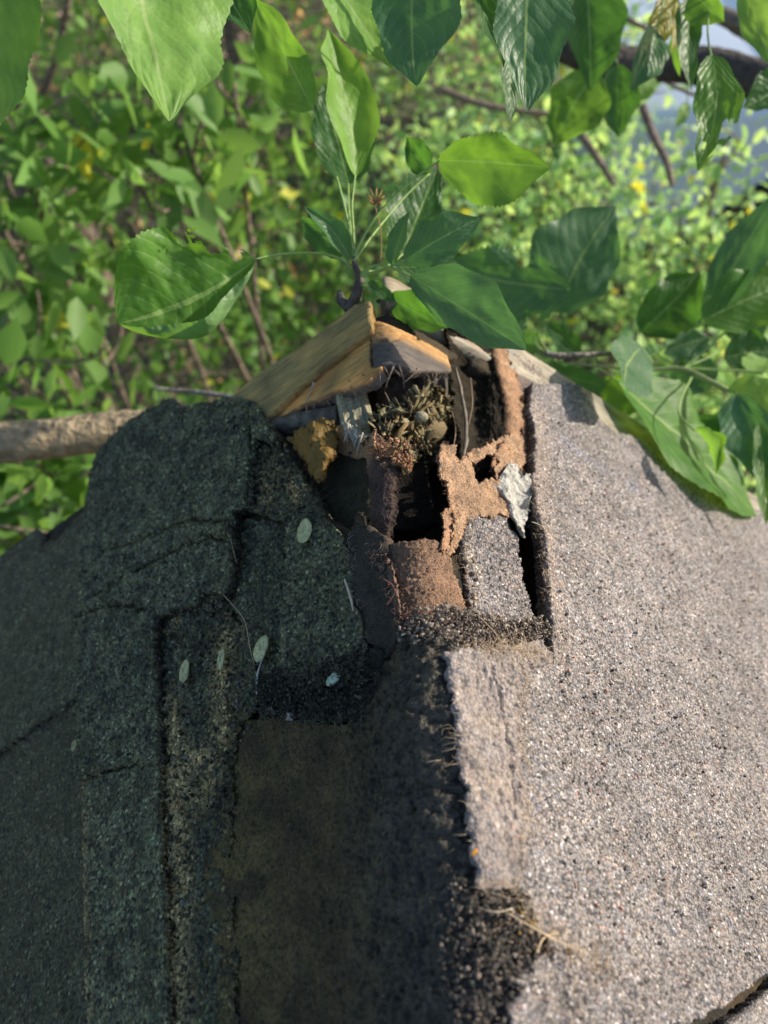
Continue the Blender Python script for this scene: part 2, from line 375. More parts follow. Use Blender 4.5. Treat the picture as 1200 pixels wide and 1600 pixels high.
def patch(name, rows, mat, parent=None, label=None, n=(40, 40), noise=.0008, nscale=200, tint=(.2, .1, .05), thick=.0006, fray=.04, tfun=None, seed=0, rough=0.0001, rel=False):
    """thin torn sheet: rows of (px, py, d) control points, spline-interpolated, ragged rim, real thickness"""
    G = np.array([[PR(*q) if rel else P(*q) for q in r] for r in rows])
    def interp(X, m):
        k = X.shape[0]; t = np.linspace(0, k-1, m); i = np.clip(np.floor(t).astype(int), 0, k-2); f = (t-i)[:, None, None]
        p0 = X[np.maximum(i-1, 0)]; p1 = X[i]; p2 = X[i+1]; p3 = X[np.minimum(i+2, k-1)]
        return .5*((2*p1)+(-p0+p2)*f+(2*p0-5*p1+4*p2-p3)*f*f+(-p0+3*p1-3*p2+p3)*f**3)
    G = interp(G, n[0]); G = interp(G.transpose(1, 0, 2), n[1]).transpose(1, 0, 2)
    nr, nc = n
    a, b = np.meshgrid(np.linspace(0, 1, nr), np.linspace(0, 1, nc), indexing='ij')
    # ragged rim: pull border vertices inwards
    ctr = G.mean((0, 1)); rim = np.minimum(np.minimum(a, 1-a), np.minimum(b, 1-b))
    dv = G-ctr; pull = np.exp(-rim*18)*fray*2*(fbm(a*1.0+b*.3, b*1.0-a*.2, 14, 4, seed)-.45+rng.normal(0, .12, a.shape))
    G = G-dv*pull[..., None]
    du = np.gradient(G, axis=0); dw = np.gradient(G, axis=1); nr_ = np.cross(du, dw); nr_ /= np.linalg.norm(nr_, axis=2, keepdims=True)+1e-12
    if ((nr_.mean((0, 1)))@(CC-ctr)) < 0: nr_ = -nr_; flip = True
    else: flip = False
    G = G+nr_*((fbm(G[..., 0]+G[..., 2], G[..., 1], nscale, 4, seed)-.5)*2*noise+rng.normal(0, rough, a.shape))[..., None]
    top = G.reshape(-1, 3); bot = (G-nr_*thick).reshape(-1, 3)
    idx = np.arange(nr*nc).reshape(nr, nc)
    F = np.stack([idx[:-1, :-1], idx[1:, :-1], idx[1:, 1:], idx[:-1, 1:]], -1).reshape(-1, 4)
    if flip: F = F[:, ::-1]
    ring = np.concatenate([idx[0, :], idx[1:, -1], idx[-1, -2::-1], idx[-2:0:-1, 0]]); r2 = np.roll(ring, -1)
    K = nr*nc; sk = np.stack([ring, r2, r2+K, ring+K], 1)
    if flip: sk = sk[:, ::-1]
    col = np.ones((K, 3))*np.array(tint)
    if tfun is not None: col = tfun(a.ravel(), b.ravel(), col)
    me = np_mesh(name, np.concatenate([top, bot]), np.concatenate([F, F[:, ::-1]+K, sk]), np.concatenate([col, col*.9]), uv=np.concatenate([np.stack([b.ravel()*2-1, a.ravel()], 1)]*2))
    return link(name, me, mat, parent, label)
def tube_geo(pts, radii, sides=8, rough=0):
    pts = np.asarray(pts, float); n = len(pts); radii = np.broadcast_to(radii, (n,)).astype(float)
    tan = np.gradient(pts, axis=0); tan /= np.linalg.norm(tan, axis=1, keepdims=True)+1e-12
    up = np.array([0.3, .2, 1.0]) if abs(tan[0][2]) < .9 else np.array([1.0, .1, 0])
    s = np.cross(tan, up); s /= np.linalg.norm(s, axis=1, keepdims=True)+1e-12; w = np.cross(tan, s)
    an = np.linspace(0, 2*math.pi, sides, endpoint=False)
    rr = radii[:, None]*(1+rng.normal(0, rough, (n, sides)) if rough else 1)
    V = pts[:, None]+s[:, None]*(np.cos(an)*rr)[..., None]+w[:, None]*(np.sin(an)*rr)[..., None]
    idx = np.arange(n*sides).reshape(n, sides); nx = np.roll(idx, -1, 1)
    F = np.stack([idx[:-1], nx[:-1], nx[1:], idx[1:]], -1).reshape(-1, 4)
    V = V.reshape(-1, 3); caps = np.array([[idx[0][0], idx[0][k+1], idx[0][k], idx[0][k]] for k in range(0)], int).reshape(0, 4)
    V = np.concatenate([V, pts[:1], pts[-1:]]); T = []
    for k in range(sides):
        T.append((n*sides, idx[0][(k+1) % sides], idx[0][k])); T.append((n*sides+1, idx[-1][k], idx[-1][(k+1) % sides]))
    return V, F, np.array(T)
def smooth_path(pts, m=12):
    X = np.array(pts, float)[:, None, :]; k = len(X); t = np.linspace(0, k-1, m); i = np.clip(np.floor(t).astype(int), 0, k-2); f = (t-i)[:, None, None]
    p0 = X[np.maximum(i-1, 0)]; p1 = X[i]; p2 = X[i+1]; p3 = X[np.minimum(i+2, k-1)]
    return (.5*((2*p1)+(-p0+p2)*f+(2*p0-5*p1+4*p2-p3)*f*f+(-p0+3*p1-3*p2+p3)*f**3))[:, 0]
class Acc:                                     # gathers pieces of ONE part
    def __init__(s): s.V = []; s.Q = []; s.T = []; s.C = []; s.n = 0
    def add(s, V, Q=None, T=None, col=(1, 1, 1)):
        s.V.append(V)
        if Q is not None and len(Q): s.Q.append(np.asarray(Q)+s.n)
        if T is not None and len(T): s.T.append(np.asarray(T)+s.n)
        s.C.append(np.ones((len(V), 3))*np.array(col)); s.n += len(V)
    def tube(s, pts, r, col=(1, 1, 1), sides=6, m=None, rough=0):
        p = smooth_path(pts, m) if m else pts
        rr = np.interp(np.linspace(0, 1, len(p)), np.linspace(0, 1, len(np.atleast_1d(r))), np.atleast_1d(r))
        V, F, T = tube_geo(p, rr, sides, rough); s.add(V, F, T, col)
    def build(s, name, mat, parent=None, label=None, smooth=True):
        fl = []
        if s.Q: fl.append(np.concatenate(s.Q))
        if s.T: fl.append(np.concatenate(s.T))
        return link(name, np_mesh(name, np.concatenate(s.V), fl, np.concatenate(s.C), smooth), mat, parent, label)
def tube(name, pts, r, mat, parent=None, col=(.2, .2, .2), sides=8, m=14, label=None, rough=0):
    a = Acc(); a.tube(pts, r, col, sides, m, rough); return a.build(name, mat, parent, label)
def box_geo(c, ax, hs):
    c = np.array(c, float); ax = np.array(ax, float); k = np.array([[x, y, z] for x in (-1, 1) for y in (-1, 1) for z in (-1, 1)], float)
    V = c+(k*np.array(hs))@ax
    Q = np.array([[0, 1, 3, 2], [4, 6, 7, 5], [0, 4, 5, 1], [2, 3, 7, 6], [0, 2, 6, 4], [1, 5, 7, 3]]); return V, Q

# ================================================================== GROUND
def mk_ground():
    n = 241; xs = np.linspace(-1, 1, n); xs = np.sign(xs)*np.abs(xs)**2.2*60
    X, Y = np.meshgrid(xs, xs+3.0); Z = -2.0+(fbm(X+80, Y+80, .9, 4, 2)-.5)*.22*np.exp(-((X/25)**2+(Y/25)**2))
    V = np.stack([X, Y, Z], -1).reshape(-1, 3); i = np.arange(n*n).reshape(n, n)
    F = np.stack([i[:-1, :-1], i[:-1, 1:], i[1:, 1:], i[1:, :-1]], -1).reshape(-1, 4)
    m, nt, b = newmat('leaf_litter_soil'); L = nt.links.new; co = tex_obj(nt)
    a = N(nt, 'ShaderNodeTexNoise'); a.inputs['Scale'].default_value = 3; a.inputs['Detail'].default_value = 9; a.inputs['Roughness'].default_value = .75; L(co, a.inputs['Vector'])
    v = N(nt, 'ShaderNodeTexVoronoi'); v.inputs['Scale'].default_value = 26; L(co, v.inputs['Vector'])
    r = ramp(nt, a.outputs[0], [(0.35, (.035, .05, .02)), (0.5, (.10, .085, .055)), (0.62, (.07, .12, .03)), (0.75, (.22, .18, .13))])
    r2 = ramp(nt, v.outputs['Color'], [(0, (.5,)*3), (1, (1.5, 1.4, 1.35))])
    L(mul(nt, r.outputs[0], r2.outputs[0]), b.inputs['Base Color']); b.inputs['Roughness'].default_value = .95
    bp = N(nt, 'ShaderNodeBump'); bp.inputs['Distance'].default_value = .03; L(v.outputs['Distance'], bp.inputs['Height']); L(bp.outputs[0], b.inputs['Normal'])
    g = link('ground', np_mesh('ground', V, F), m); tag(g, kind='structure')
mk_ground()

# ================================================================== THE PLAYHOUSE ROOF
house = empty('playhouse', (0, -.45, -2.0), 'small wooden playhouse with a rotted grey shingle roof seen from above its ridge', 'playhouse')
G = lambda *c: np.array(c)
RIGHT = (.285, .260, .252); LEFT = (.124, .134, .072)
# outline of the rotted opening (deck has a real hole there)
HOLE = [(432, 668), (470, 630), (540, 600), (600, 578), (690, 560), (780, 560), (815, 600), (835, 640), (838, 760), (852, 860), (860, 990), (846, 1003),
        (826, 965), (812, 880), (800, 850), (770, 820), (735, 812), (728, 860), (700, 872), (610, 862), (560, 835), (500, 800), (470, 740)]
EDGE_V = 0.026
def t_deck(U, V, c):
    n = fbm(U, V, 60, 5, 3)[:, None]; n2 = fbm(U, V, 18, 3, 8)[:, None]
    dark = G(.028, .026, .022); brown = G(.060, .045, .026); lit = G(.16, .115, .085)
    c = dark*(1-sm(n, .42, .62))+brown*sm(n, .42, .62)
    c = c*(.75+.5*n2)
    return c
sheet('roof_deck', [(-.62, -.95), (.62, -.95), (.62, .010), (.17, .010), (.13, -.008), (-.13, -.008), (-.17, .010), (-.62, .010)], 0.0, .012, MAT['felt'], house, sp=.0024, rough=.0002, wave=.0006,
      px=False, tint=(.05, .04, .03), tfun=t_deck, jag=.0003, holes=[HOLE], label='dark deck boards and tar paper under the shingles')
# ridge felt (the bare dark field left of the crest)
BASE_PX = [(352, 1060), (372, 1125), (455, 1122), (545, 1132), (566, 1098), (585, 1060), (610, 1025), (632, 995), (700, 1004), (704, 1020), (722, 1150), (758, 1390), (800, 1480), (860, 1720),
           (310, 1720), (320, 1400), (318, 1200), (325, 1100)]
crest_bulge = px2uv([(640, 1010), (600, 1100), (590, 1250), (600, 1450), (610, 1700)], .003)
def h_field(U, V):
    ub = np.interp(V, crest_bulge[::-1, 1], crest_bulge[::-1, 0])
    return .0035*sm(U-ub, -.012, .012)+.0030*(fbm(U, V, 300, 4, 5)-.5)*(.4+1.2*sm(U-ub, -.03, .01))+.0024*(fbm(U, V, 110, 3, 6)-.5)+.0026*(fbm(U, V, 480, 2, 15)-.5)*sm(U-ub, -.03, .0)
def t_field(U, V, c):
    ub = np.interp(V, crest_bulge[::-1, 1], crest_bulge[::-1, 0]); k = sm(U-ub, -.03, .02)[:, None]
    n = fbm(U, V, 70, 5, 6)[:, None]; n2 = fbm(U+3, V, 300, 3, 6)[:, None]
    n3 = fbm(U+1, V, 24, 4, 16)[:, None]; br = G(.070, .053, .024)*(.3+1.1*n+.35*n3); gr = G(.060, .054, .043)*(.35+.8*n2+.5*n3)
    ol = G(.115, .092, .030)*(.4+1.2*n)
    kk = sm(-U, .075, .105)[:, None]*sm(n, .3, .5)
    c = br*(1-k)+gr*k; return c*(1-.7*kk)+ol*.7*kk
sheet('ridge_cap', BASE_PX, .0035, .006, MAT['bitumen'], house, sp=.0006, rough=.00030, hfun=h_field, tint=(.05, .045, .035), tfun=t_field, jag=.0012, seed=4,
      label='worn dark ridge cap whose granules have washed off')

crack = [px2uv(l, .0105) for l in (
    [(362, 816), (330, 815), (300, 812), (270, 822), (215, 845), (160, 862)],
    [(395, 850), (330, 840), (290, 850), (235, 878), (210, 895)],
    [(195, 905), (150, 930), (122, 962)],
    [(230, 950), (180, 945), (140, 955), (122, 965)],
    [(388, 640), (392, 700), (385, 790)])]
def h_top(U, V):
    h = 0
    for k, l in enumerate(crack):
        d = segdist(U, V, l); h = h-.0042*np.exp(-(d/.0011)**2)+.0012*np.exp(-((d-.006)/.005)**2)
    wr = fbm(U*1.0+V*.6, V*2.2-U*.4, 95, 4, 11); return h+.0034*(wr-.5)+.0028*(fbm(U, V, 380, 3, 2)-.5)
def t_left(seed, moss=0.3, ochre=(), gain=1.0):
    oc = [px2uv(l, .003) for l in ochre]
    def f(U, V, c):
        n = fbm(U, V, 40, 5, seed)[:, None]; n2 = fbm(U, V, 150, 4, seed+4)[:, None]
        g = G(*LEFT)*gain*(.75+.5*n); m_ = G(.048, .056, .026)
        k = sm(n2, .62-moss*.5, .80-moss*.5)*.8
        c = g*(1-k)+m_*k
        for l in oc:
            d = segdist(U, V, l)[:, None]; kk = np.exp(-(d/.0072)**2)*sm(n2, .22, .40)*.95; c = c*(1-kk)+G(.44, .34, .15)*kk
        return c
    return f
A_TOP = [(126, 850), (132, 790), (140, 745), (150, 705), (172, 680), (198, 655), (210, 650), (240, 633), (258, 624), (275, 622), (285, 634), (330, 628), (356, 620), (384, 622), (398, 632), (412, 648), (422, 662), (430, 680),
         (418, 690), (400, 684), (393, 720), (390, 785), (366, 800), (362, 835), (362, 890), (346, 936), (332, 922), (318, 926), (296, 942), (262, 958), (240, 966), (240, 1040), (243, 1120), (247, 1190), (180, 1200), (125, 1218), (120, 1150), (118, 1060), (119, 960)]
A_LOW = [(127, 1216), (185, 1203), (247, 1188), (250, 1300), (258, 1450), (264, 1720), (138, 1720), (130, 1450)]
L_UP = [(-170, 975), (-60, 905), (0, 868), (22, 852), (40, 838), (58, 826), (66, 830), (64, 862), (70, 862), (74, 845), (88, 846), (104, 828), (130, 800), (165, 790), (165, 1080), (118, 1088), (0, 1172), (-170, 1290)]
L_LOW = [(-170, 1260), (0, 1150), (130, 1060), (160, 1060), (165, 1720), (-170, 1720)]
B_STRIP = [(236, 962), (262, 956), (296, 940), (320, 924), (334, 922), (350, 936), (366, 962), (382, 985), (392, 1020), (400, 1070), (405, 1112), (378, 1128), (366, 1180), (362, 1300), (368, 1500), (366, 1720), (256, 1720), (250, 1400), (242, 1200)]
D1 = [(360, 812), (400, 812), (446, 806), (448, 900), (444, 1000), (436, 1065), (405, 1072), (394, 1012), (384, 980), (352, 932), (366, 890)]
C1 = [(390, 690), (404, 678), (428, 676), (436, 700), (462, 730), (482, 760), (502, 792), (498, 812), (448, 815), (388, 796)]
D2 = [(444, 800), (470, 806), (505, 806), (530, 832), (546, 862), (552, 930), (572, 1008), (560, 1050), (500, 1075), (438, 1070), (436, 980), (446, 900)]
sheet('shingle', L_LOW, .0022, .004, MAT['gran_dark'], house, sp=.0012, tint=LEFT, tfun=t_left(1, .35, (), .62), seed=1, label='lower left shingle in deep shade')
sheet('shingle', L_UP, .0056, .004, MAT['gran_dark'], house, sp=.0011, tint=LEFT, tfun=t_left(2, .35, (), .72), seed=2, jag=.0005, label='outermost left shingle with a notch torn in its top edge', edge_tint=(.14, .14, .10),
      hfun=lambda U, V: .0008*fbm(U, V, 200, 3, 4))
_tb = t_left(3, .5, ([(262, 1105), (268, 1250), (276, 1400), (286, 1620), (292, 1720)], [(270, 1105), (284, 1260), (288, 1420)], [(352, 1000), (350, 1090), (356, 1150), (330, 1200), (322, 1240)], [(275, 1180), (300, 1195), (325, 1190)], [(245, 970), (275, 962)]), .80)
rline = px2uv([(385, 1120), (362, 1250), (366, 1720)], .0046)
def t_b(U, V, c):
    c = _tb(U, V, c); d = segdist(U, V, rline)[:, None]; n = fbm(U, V, 90, 4, 44)[:, None]
    k = sm(1-d/.016+(n-.5)*1.0, .2, .9); return c*(1-k)+G(.090, .073, .026)*(.5+.9*n)*k
sheet('shingle', B_STRIP, .0042, .0010, MAT['gran_dark'], house, sp=.0007, rough=.0003, tint=LEFT, seed=3, wave=.0016, jag=.003, edge_tint=(.07, .057, .021), label='mossy ochre-stained shingle strip beside the bare felt',
      tfun=t_b,
      hfun=lambda U, V: .0026*(fbm(U, V, 240, 4, 7)-.5)*2)
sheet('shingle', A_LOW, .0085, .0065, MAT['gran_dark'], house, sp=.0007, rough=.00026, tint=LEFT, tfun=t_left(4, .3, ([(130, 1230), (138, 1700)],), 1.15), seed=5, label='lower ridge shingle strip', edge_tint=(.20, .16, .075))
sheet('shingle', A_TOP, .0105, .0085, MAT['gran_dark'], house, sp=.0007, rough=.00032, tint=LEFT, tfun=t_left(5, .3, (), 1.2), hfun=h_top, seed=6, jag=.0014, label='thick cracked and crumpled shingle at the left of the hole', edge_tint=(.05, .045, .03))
sheet('shingle', D1, .0032, .007, MAT['gran_dark'], house, sp=.0007, rough=.0003, tint=LEFT, tfun=t_left(6, .7), seed=7, hfun=lambda U, V: .002*(fbm(U, V, 240, 4, 7)-.5)*2, label='moss-darkened shingle under the cracked one')
sheet('shingle', C1, .0060, .009, MAT['gran_dark'], house, sp=.0007, rough=.0004, tint=LEFT, seed=8, jag=.0016, wave=.002, tfun=t_left(7, .6, ([(420, 740), (430, 775)], [(462, 750), (470, 770)])),
      hfun=lambda U, V: .004*(fbm(U, V, 200, 4, 3)-.5)*2, label='ochre-stained shingle corner at the left rim of the hole')
sheet('shingle', D2, .0058, .008, MAT['gran_dark'], house, sp=.0007, rough=.0003, tint=LEFT, tfun=t_left(8, .25), seed=9, jag=.001, hfun=lambda U, V: .0015*(fbm(U, V, 300, 4, 3)-.5)*2, label='dark granule strip torn along its right side', edge_tint=(.03, .025, .02))
# torn flap right of it
E1 = [(545, 822), (575, 824), (602, 838), (612, 880), (624, 935), (630, 985), (604, 1016), (574, 1006), (556, 940), (548, 880)]
sheet('torn_felt', E1, .0052, .006, MAT['feltf'], house, sp=.0007, tint=(.055, .048, .040), seed=10, jag=.001, wave=.002, hfun=lambda U, V: .003*(fbm(U, V, 130, 4, 3)-.5)*2, label='dark felt flap with a frayed slanting edge', edge_tint=(.10, .07, .055))

# right-hand slope
R_BIG = [(828, 640), (834, 598), (850, 600), (882, 597), (905, 602), (918, 622), (940, 655), (962, 676), (990, 682), (1015, 694), (1080, 738), (1140, 772), (1200, 806), (1330, 872), (1480, 950), (1480, 1240), (1330, 1430), (1215, 1512),
         (1150, 1560), (1072, 1604), (1030, 1572), (975, 1535), (935, 1510), (868, 1486), (835, 1455), (815, 1400), (812, 1392), (818, 1330), (824, 1290), (818, 1200), (812, 1120), (818, 1048), (866, 1034), (862, 990), (856, 920), (850, 850), (838, 800), (832, 740), (836, 690)]
R_STRIP = [(697, 1018), (740, 1012), (790, 1008), (850, 1000), (866, 1034), (830, 1046), (816, 1120), (822, 1200), (826, 1290), (820, 1340), (812, 1386), (780, 1392), (746, 1393), (738, 1330), (728, 1250), (722, 1190), (712, 1160), (710, 1100), (700, 1060)]
R_LOW = [(758, 1720), (778, 1640), (795, 1600), (806, 1550), (815, 1515), (834, 1492), (872, 1484), (935, 1508), (975, 1533), (1030, 1570), (1080, 1606), (1062, 1720)]
R_END = [(1082, 1652), (1110, 1618), (1155, 1588), (1215, 1536), (1480, 1262), (1480, 1720), (1070, 1720)]
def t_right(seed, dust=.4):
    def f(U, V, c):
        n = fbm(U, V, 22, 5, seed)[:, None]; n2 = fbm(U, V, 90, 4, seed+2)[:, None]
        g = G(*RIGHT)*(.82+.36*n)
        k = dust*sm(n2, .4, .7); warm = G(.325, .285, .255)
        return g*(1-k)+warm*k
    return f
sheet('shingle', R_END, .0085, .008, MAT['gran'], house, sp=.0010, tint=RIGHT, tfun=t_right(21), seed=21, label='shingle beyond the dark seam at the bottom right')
gap = px2uv([(760, 1040), (776, 1100), (792, 1180), (800, 1260)], .008)
def h_rb(U, V):
    d = segdist(U, V, gap); fz = segdist(U, V, lipline)
    return .0009*(fbm(U, V, 420, 3, 3)-.5)*2+.0012*np.exp(-(fz/.006)**2)
lipline = px2uv([(830, 640), (834, 700), (840, 800), (852, 900), (862, 1000)], .008)
def t_rb(U, V, c):
    c = t_right(22, .35)(U, V, c); d = segdist(U, V, lipline)[:, None]
    k = .5*np.exp(-(d/.012)**2); c = c*(1-k)+G(.36, .28, .22)*k
    sl = segdist(U, V, scuff)[:, None]; k = .35*np.exp(-(sl/.005)**2)*sm(fbm(U, V, 120, 3, 2)[:, None], .45, .6)
    return c*(1-k)+G(.26, .30, .42)*k
scuff = px2uv([(880, 690), (940, 740), (1010, 775)], .008)
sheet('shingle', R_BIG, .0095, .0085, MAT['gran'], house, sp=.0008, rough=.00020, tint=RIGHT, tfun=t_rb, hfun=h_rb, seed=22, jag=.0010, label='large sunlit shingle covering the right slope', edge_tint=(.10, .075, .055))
def h_rs(U, V):
    d = segdist(U, V, gap); return -.0016*np.exp(-(d/.0009)**2)+.0016*(fbm(U*1.5, V*.8, 420, 3, 3)-.5)*2
sheet('shingle', R_STRIP, .0104, .0085, MAT['gran_worn'], house, sp=.0006, rough=.00022, tint=(.36, .30, .24), tfun=lambda U, V, c: t_right(23, .9)(U, V, c)*G(1.0, .95, .90), hfun=h_rs, seed=23, jag=.0010, label='pale sunlit ridge strip with a crack down its middle', edge_tint=(.03, .026, .022))
sheet('shingle', R_LOW, .0100, .0085, MAT['gran'], house, sp=.0006, rough=.00034, tint=RIGHT, tfun=t_right(24, .6), seed=24, jag=.0014, hfun=lambda U, V: .002*(fbm(U, V, 300, 4, 3)-.5)*2, label='rough shingle at the bottom of the ridge', edge_tint=(.04, .035, .03))
for k, (pl, lb) in enumerate((([(.47, -.94), (.61, -.94), (.61, .024), (.49, .024), (.47, -.05)], 'shingle near the right eave'), ([(.003, -.94), (.48, -.94), (.48, -.392), (.003, -.392)], 'shingle course nearer the right back end'),
                            ([(-.61, -.94), (-.30, -.94), (-.30, -.40), (-.50, -.30), (-.50, -.05), (-.61, -.05)], 'shingle near the left eave'), ([(-.31, -.94), (-.003, -.94), (-.003, -.385), (-.31, -.385)], 'shingle course nearer the left back end'))):
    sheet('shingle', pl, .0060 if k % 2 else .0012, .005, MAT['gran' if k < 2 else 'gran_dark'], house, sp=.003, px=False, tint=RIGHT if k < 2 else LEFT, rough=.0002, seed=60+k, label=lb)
# granule strip inside the tear
sheet('shingle', [(735, 806), (760, 800), (792, 806), (808, 840), (814, 880), (822, 930), (832, 968), (790, 985), (738, 975), (733, 930), (728, 880), (724, 840)], .0030, .012, MAT['gran'], house, sp=.0006, rough=.0004,
      tint=(.34, .31, .27), tfun=lambda U, V, c: t_right(25, .5)(U, V, c), seed=25, jag=.0012, hfun=lambda U, V: .002*(fbm(U, V, 260, 4, 5)-.5)*2, label='narrow granule strip left standing inside the tear', edge_tint=(.08, .06, .04))
RUB = lambda amp, sc2, sd: (lambda U, V: amp*(fbm(U, V, sc2, 4, sd)-.5)*2+amp*.5*np.abs(fbm(U, V, sc2*2.3, 2, sd+1)-.5)*2)
def t_rub(cols, sd):
    def f(U, V, c):
        n = fbm(U, V, 700, 3, sd)[:, None]; n2 = fbm(U, V, 160, 4, sd+2)[:, None]
        return G(*cols[0])*(1-sm(n, .35, .65))+G(*cols[1])*sm(n, .35, .65)*(.4+1.2*n2)
    return f
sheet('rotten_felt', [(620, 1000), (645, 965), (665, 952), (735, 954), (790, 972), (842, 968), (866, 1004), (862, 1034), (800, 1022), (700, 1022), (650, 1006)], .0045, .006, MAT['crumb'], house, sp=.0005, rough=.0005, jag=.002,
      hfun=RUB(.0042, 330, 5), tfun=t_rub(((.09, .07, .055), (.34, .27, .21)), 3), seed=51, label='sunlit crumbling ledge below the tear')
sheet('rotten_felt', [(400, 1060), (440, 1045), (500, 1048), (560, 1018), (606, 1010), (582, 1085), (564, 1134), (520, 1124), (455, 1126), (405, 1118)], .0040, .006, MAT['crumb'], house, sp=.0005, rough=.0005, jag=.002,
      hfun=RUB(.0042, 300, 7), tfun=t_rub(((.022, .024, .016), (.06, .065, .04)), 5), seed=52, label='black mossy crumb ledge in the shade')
sheet('rotten_felt', [(735, 1388), (812, 1388), (838, 1440), (872, 1490), (820, 1500), (800, 1560), (775, 1640), (745, 1720), (655, 1720), (690, 1560), (700, 1450), (690, 1400)], .0052, .006, MAT['crumb'], house, sp=.0005, rough=.0004, jag=.003,
      hfun=RUB(.0046, 260, 9), tfun=t_rub(((.035, .032, .03), (.12, .10, .085)), 7), seed=53, label='lumpy black tar crumbs in the lower tear')
# bare tan felt, sunlit
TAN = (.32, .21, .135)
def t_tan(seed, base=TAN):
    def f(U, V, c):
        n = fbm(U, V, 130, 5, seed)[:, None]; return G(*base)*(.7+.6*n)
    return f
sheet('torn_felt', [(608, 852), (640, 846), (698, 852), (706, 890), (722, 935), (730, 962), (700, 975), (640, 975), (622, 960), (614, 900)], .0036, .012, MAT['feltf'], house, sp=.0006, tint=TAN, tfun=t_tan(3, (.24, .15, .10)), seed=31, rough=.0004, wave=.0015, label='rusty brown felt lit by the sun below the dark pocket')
sheet('torn_felt', [(683, 712), (698, 694), (708, 700), (712, 728), (736, 706), (768, 690), (798, 676), (818, 684), (826, 720), (800, 745), (778, 768), (800, 806), (760, 806), (735, 808), (722, 836), (706, 860), (692, 866), (700, 845), (712, 815), (704, 780), (694, 745)],
      .0040, .0011, MAT['feltf'], house, sp=.0005, tint=TAN, tfun=t_tan(5, (.42, .275, .175)), seed=32, rough=.0003, wave=.0022, jag=.0022,
      hfun=lambda U, V: .004*(fbm(U, V, 90, 3, 3)-.5)*2, holes=[[(730, 716), (744, 722), (758, 712), (776, 722), (768, 738), (774, 752), (756, 748), (740, 756), (738, 738)]], label='tan torn felt curling over the dark pocket', edge_tint=(.34, .17, .09))
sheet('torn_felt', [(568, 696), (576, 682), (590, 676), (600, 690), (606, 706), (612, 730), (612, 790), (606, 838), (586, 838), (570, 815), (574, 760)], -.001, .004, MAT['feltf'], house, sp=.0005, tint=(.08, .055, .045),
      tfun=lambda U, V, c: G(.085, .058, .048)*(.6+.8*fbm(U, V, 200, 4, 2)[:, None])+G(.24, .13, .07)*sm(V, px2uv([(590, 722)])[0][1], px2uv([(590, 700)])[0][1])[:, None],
      seed=33, jag=.0014, hfun=lambda U, V: .004*np.cos((U-px2uv([(590, 760)])[0][0])*160)-.003, label='standing brown flap with a sunlit ragged tip')  # sun on the tip is put into the tint as a lighter end
sheet('torn_felt', [(524, 664), (540, 662), (552, 684), (572, 698), (574, 714), (548, 712), (528, 706)], -.004, .003, MAT['feltf'], house, sp=.0005, tint=(.42, .26, .15), tfun=t_tan(9, (.44, .27, .15)), seed=34, jag=.0012, label='small sunlit scrap of tan felt by the dead leaf')
sheet('torn_felt', [(600, 706), (618, 704), (634, 716), (645, 712), (640, 738), (625, 728), (606, 730)], -.003, .003, MAT['feltf'], house, sp=.0005, tint=(.4, .22, .12), tfun=t_tan(9, (.36, .19, .10)), seed=35, jag=.0016, rough=.0005, label='crumbling tan edge above the dark pocket')
sheet('torn_felt', [(448, 730), (490, 722), (540, 706), (576, 712), (574, 822), (548, 836), (504, 806), (480, 765)], -.006, .006, MAT['felt'], house, sp=.0007, tint=(.038, .034, .020), seed=36, jag=.0012, wave=.003, label='dark brown felt below the dead leaf')
sheet('torn_felt', [(608, 722), (690, 728), (712, 800), (696, 860), (606, 858)], -.036, .004, MAT['felt'], house, sp=.0008, tint=(.012, .010, .008), seed=37, label='near-black sheet painted for the shade at the bottom of the pocket')  # near-black tint carries the shade deep in the pocket
sheet('torn_felt', [(772, 536), (800, 548), (842, 570), (852, 598), (834, 602), (830, 640), (816, 616), (800, 590), (780, 570)], .003, .005, MAT['felt'], house, sp=.0007, tint=(.17, .13, .12), seed=38, jag=.0012, rough=.0004, label='grey felt scrap at the right rim of the hole')
sheet('torn_felt', [(812, 640), (830, 644), (834, 700), (838, 745), (828, 760), (818, 740), (816, 690)], .0, .006, MAT['feltf'], house, sp=.0006, tint=(.20, .10, .055), seed=39, jag=.0016, rough=.0006, wave=.003, label='rust-brown crumbling edge under the big shingle')
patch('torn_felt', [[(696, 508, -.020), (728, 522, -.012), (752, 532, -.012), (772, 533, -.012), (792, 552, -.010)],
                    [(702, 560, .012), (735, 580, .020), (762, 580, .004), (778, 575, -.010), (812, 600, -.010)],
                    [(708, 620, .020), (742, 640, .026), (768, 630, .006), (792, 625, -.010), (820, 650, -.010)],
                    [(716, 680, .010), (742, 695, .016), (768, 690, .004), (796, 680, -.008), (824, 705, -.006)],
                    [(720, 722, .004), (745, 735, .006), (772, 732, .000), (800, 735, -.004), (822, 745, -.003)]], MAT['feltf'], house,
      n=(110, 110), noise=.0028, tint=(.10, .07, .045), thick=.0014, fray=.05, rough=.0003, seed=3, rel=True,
      tfun=lambda a, b, c: G(.026, .020, .012)*(1-sm(b, .58, .72))[:, None]+G(.36, .22, .135)*sm(b, .66, .82)[:, None], label='hollow curl of torn felt along the right side of the hole')  # shaded hollow and sunlit right edge are painted into the tint
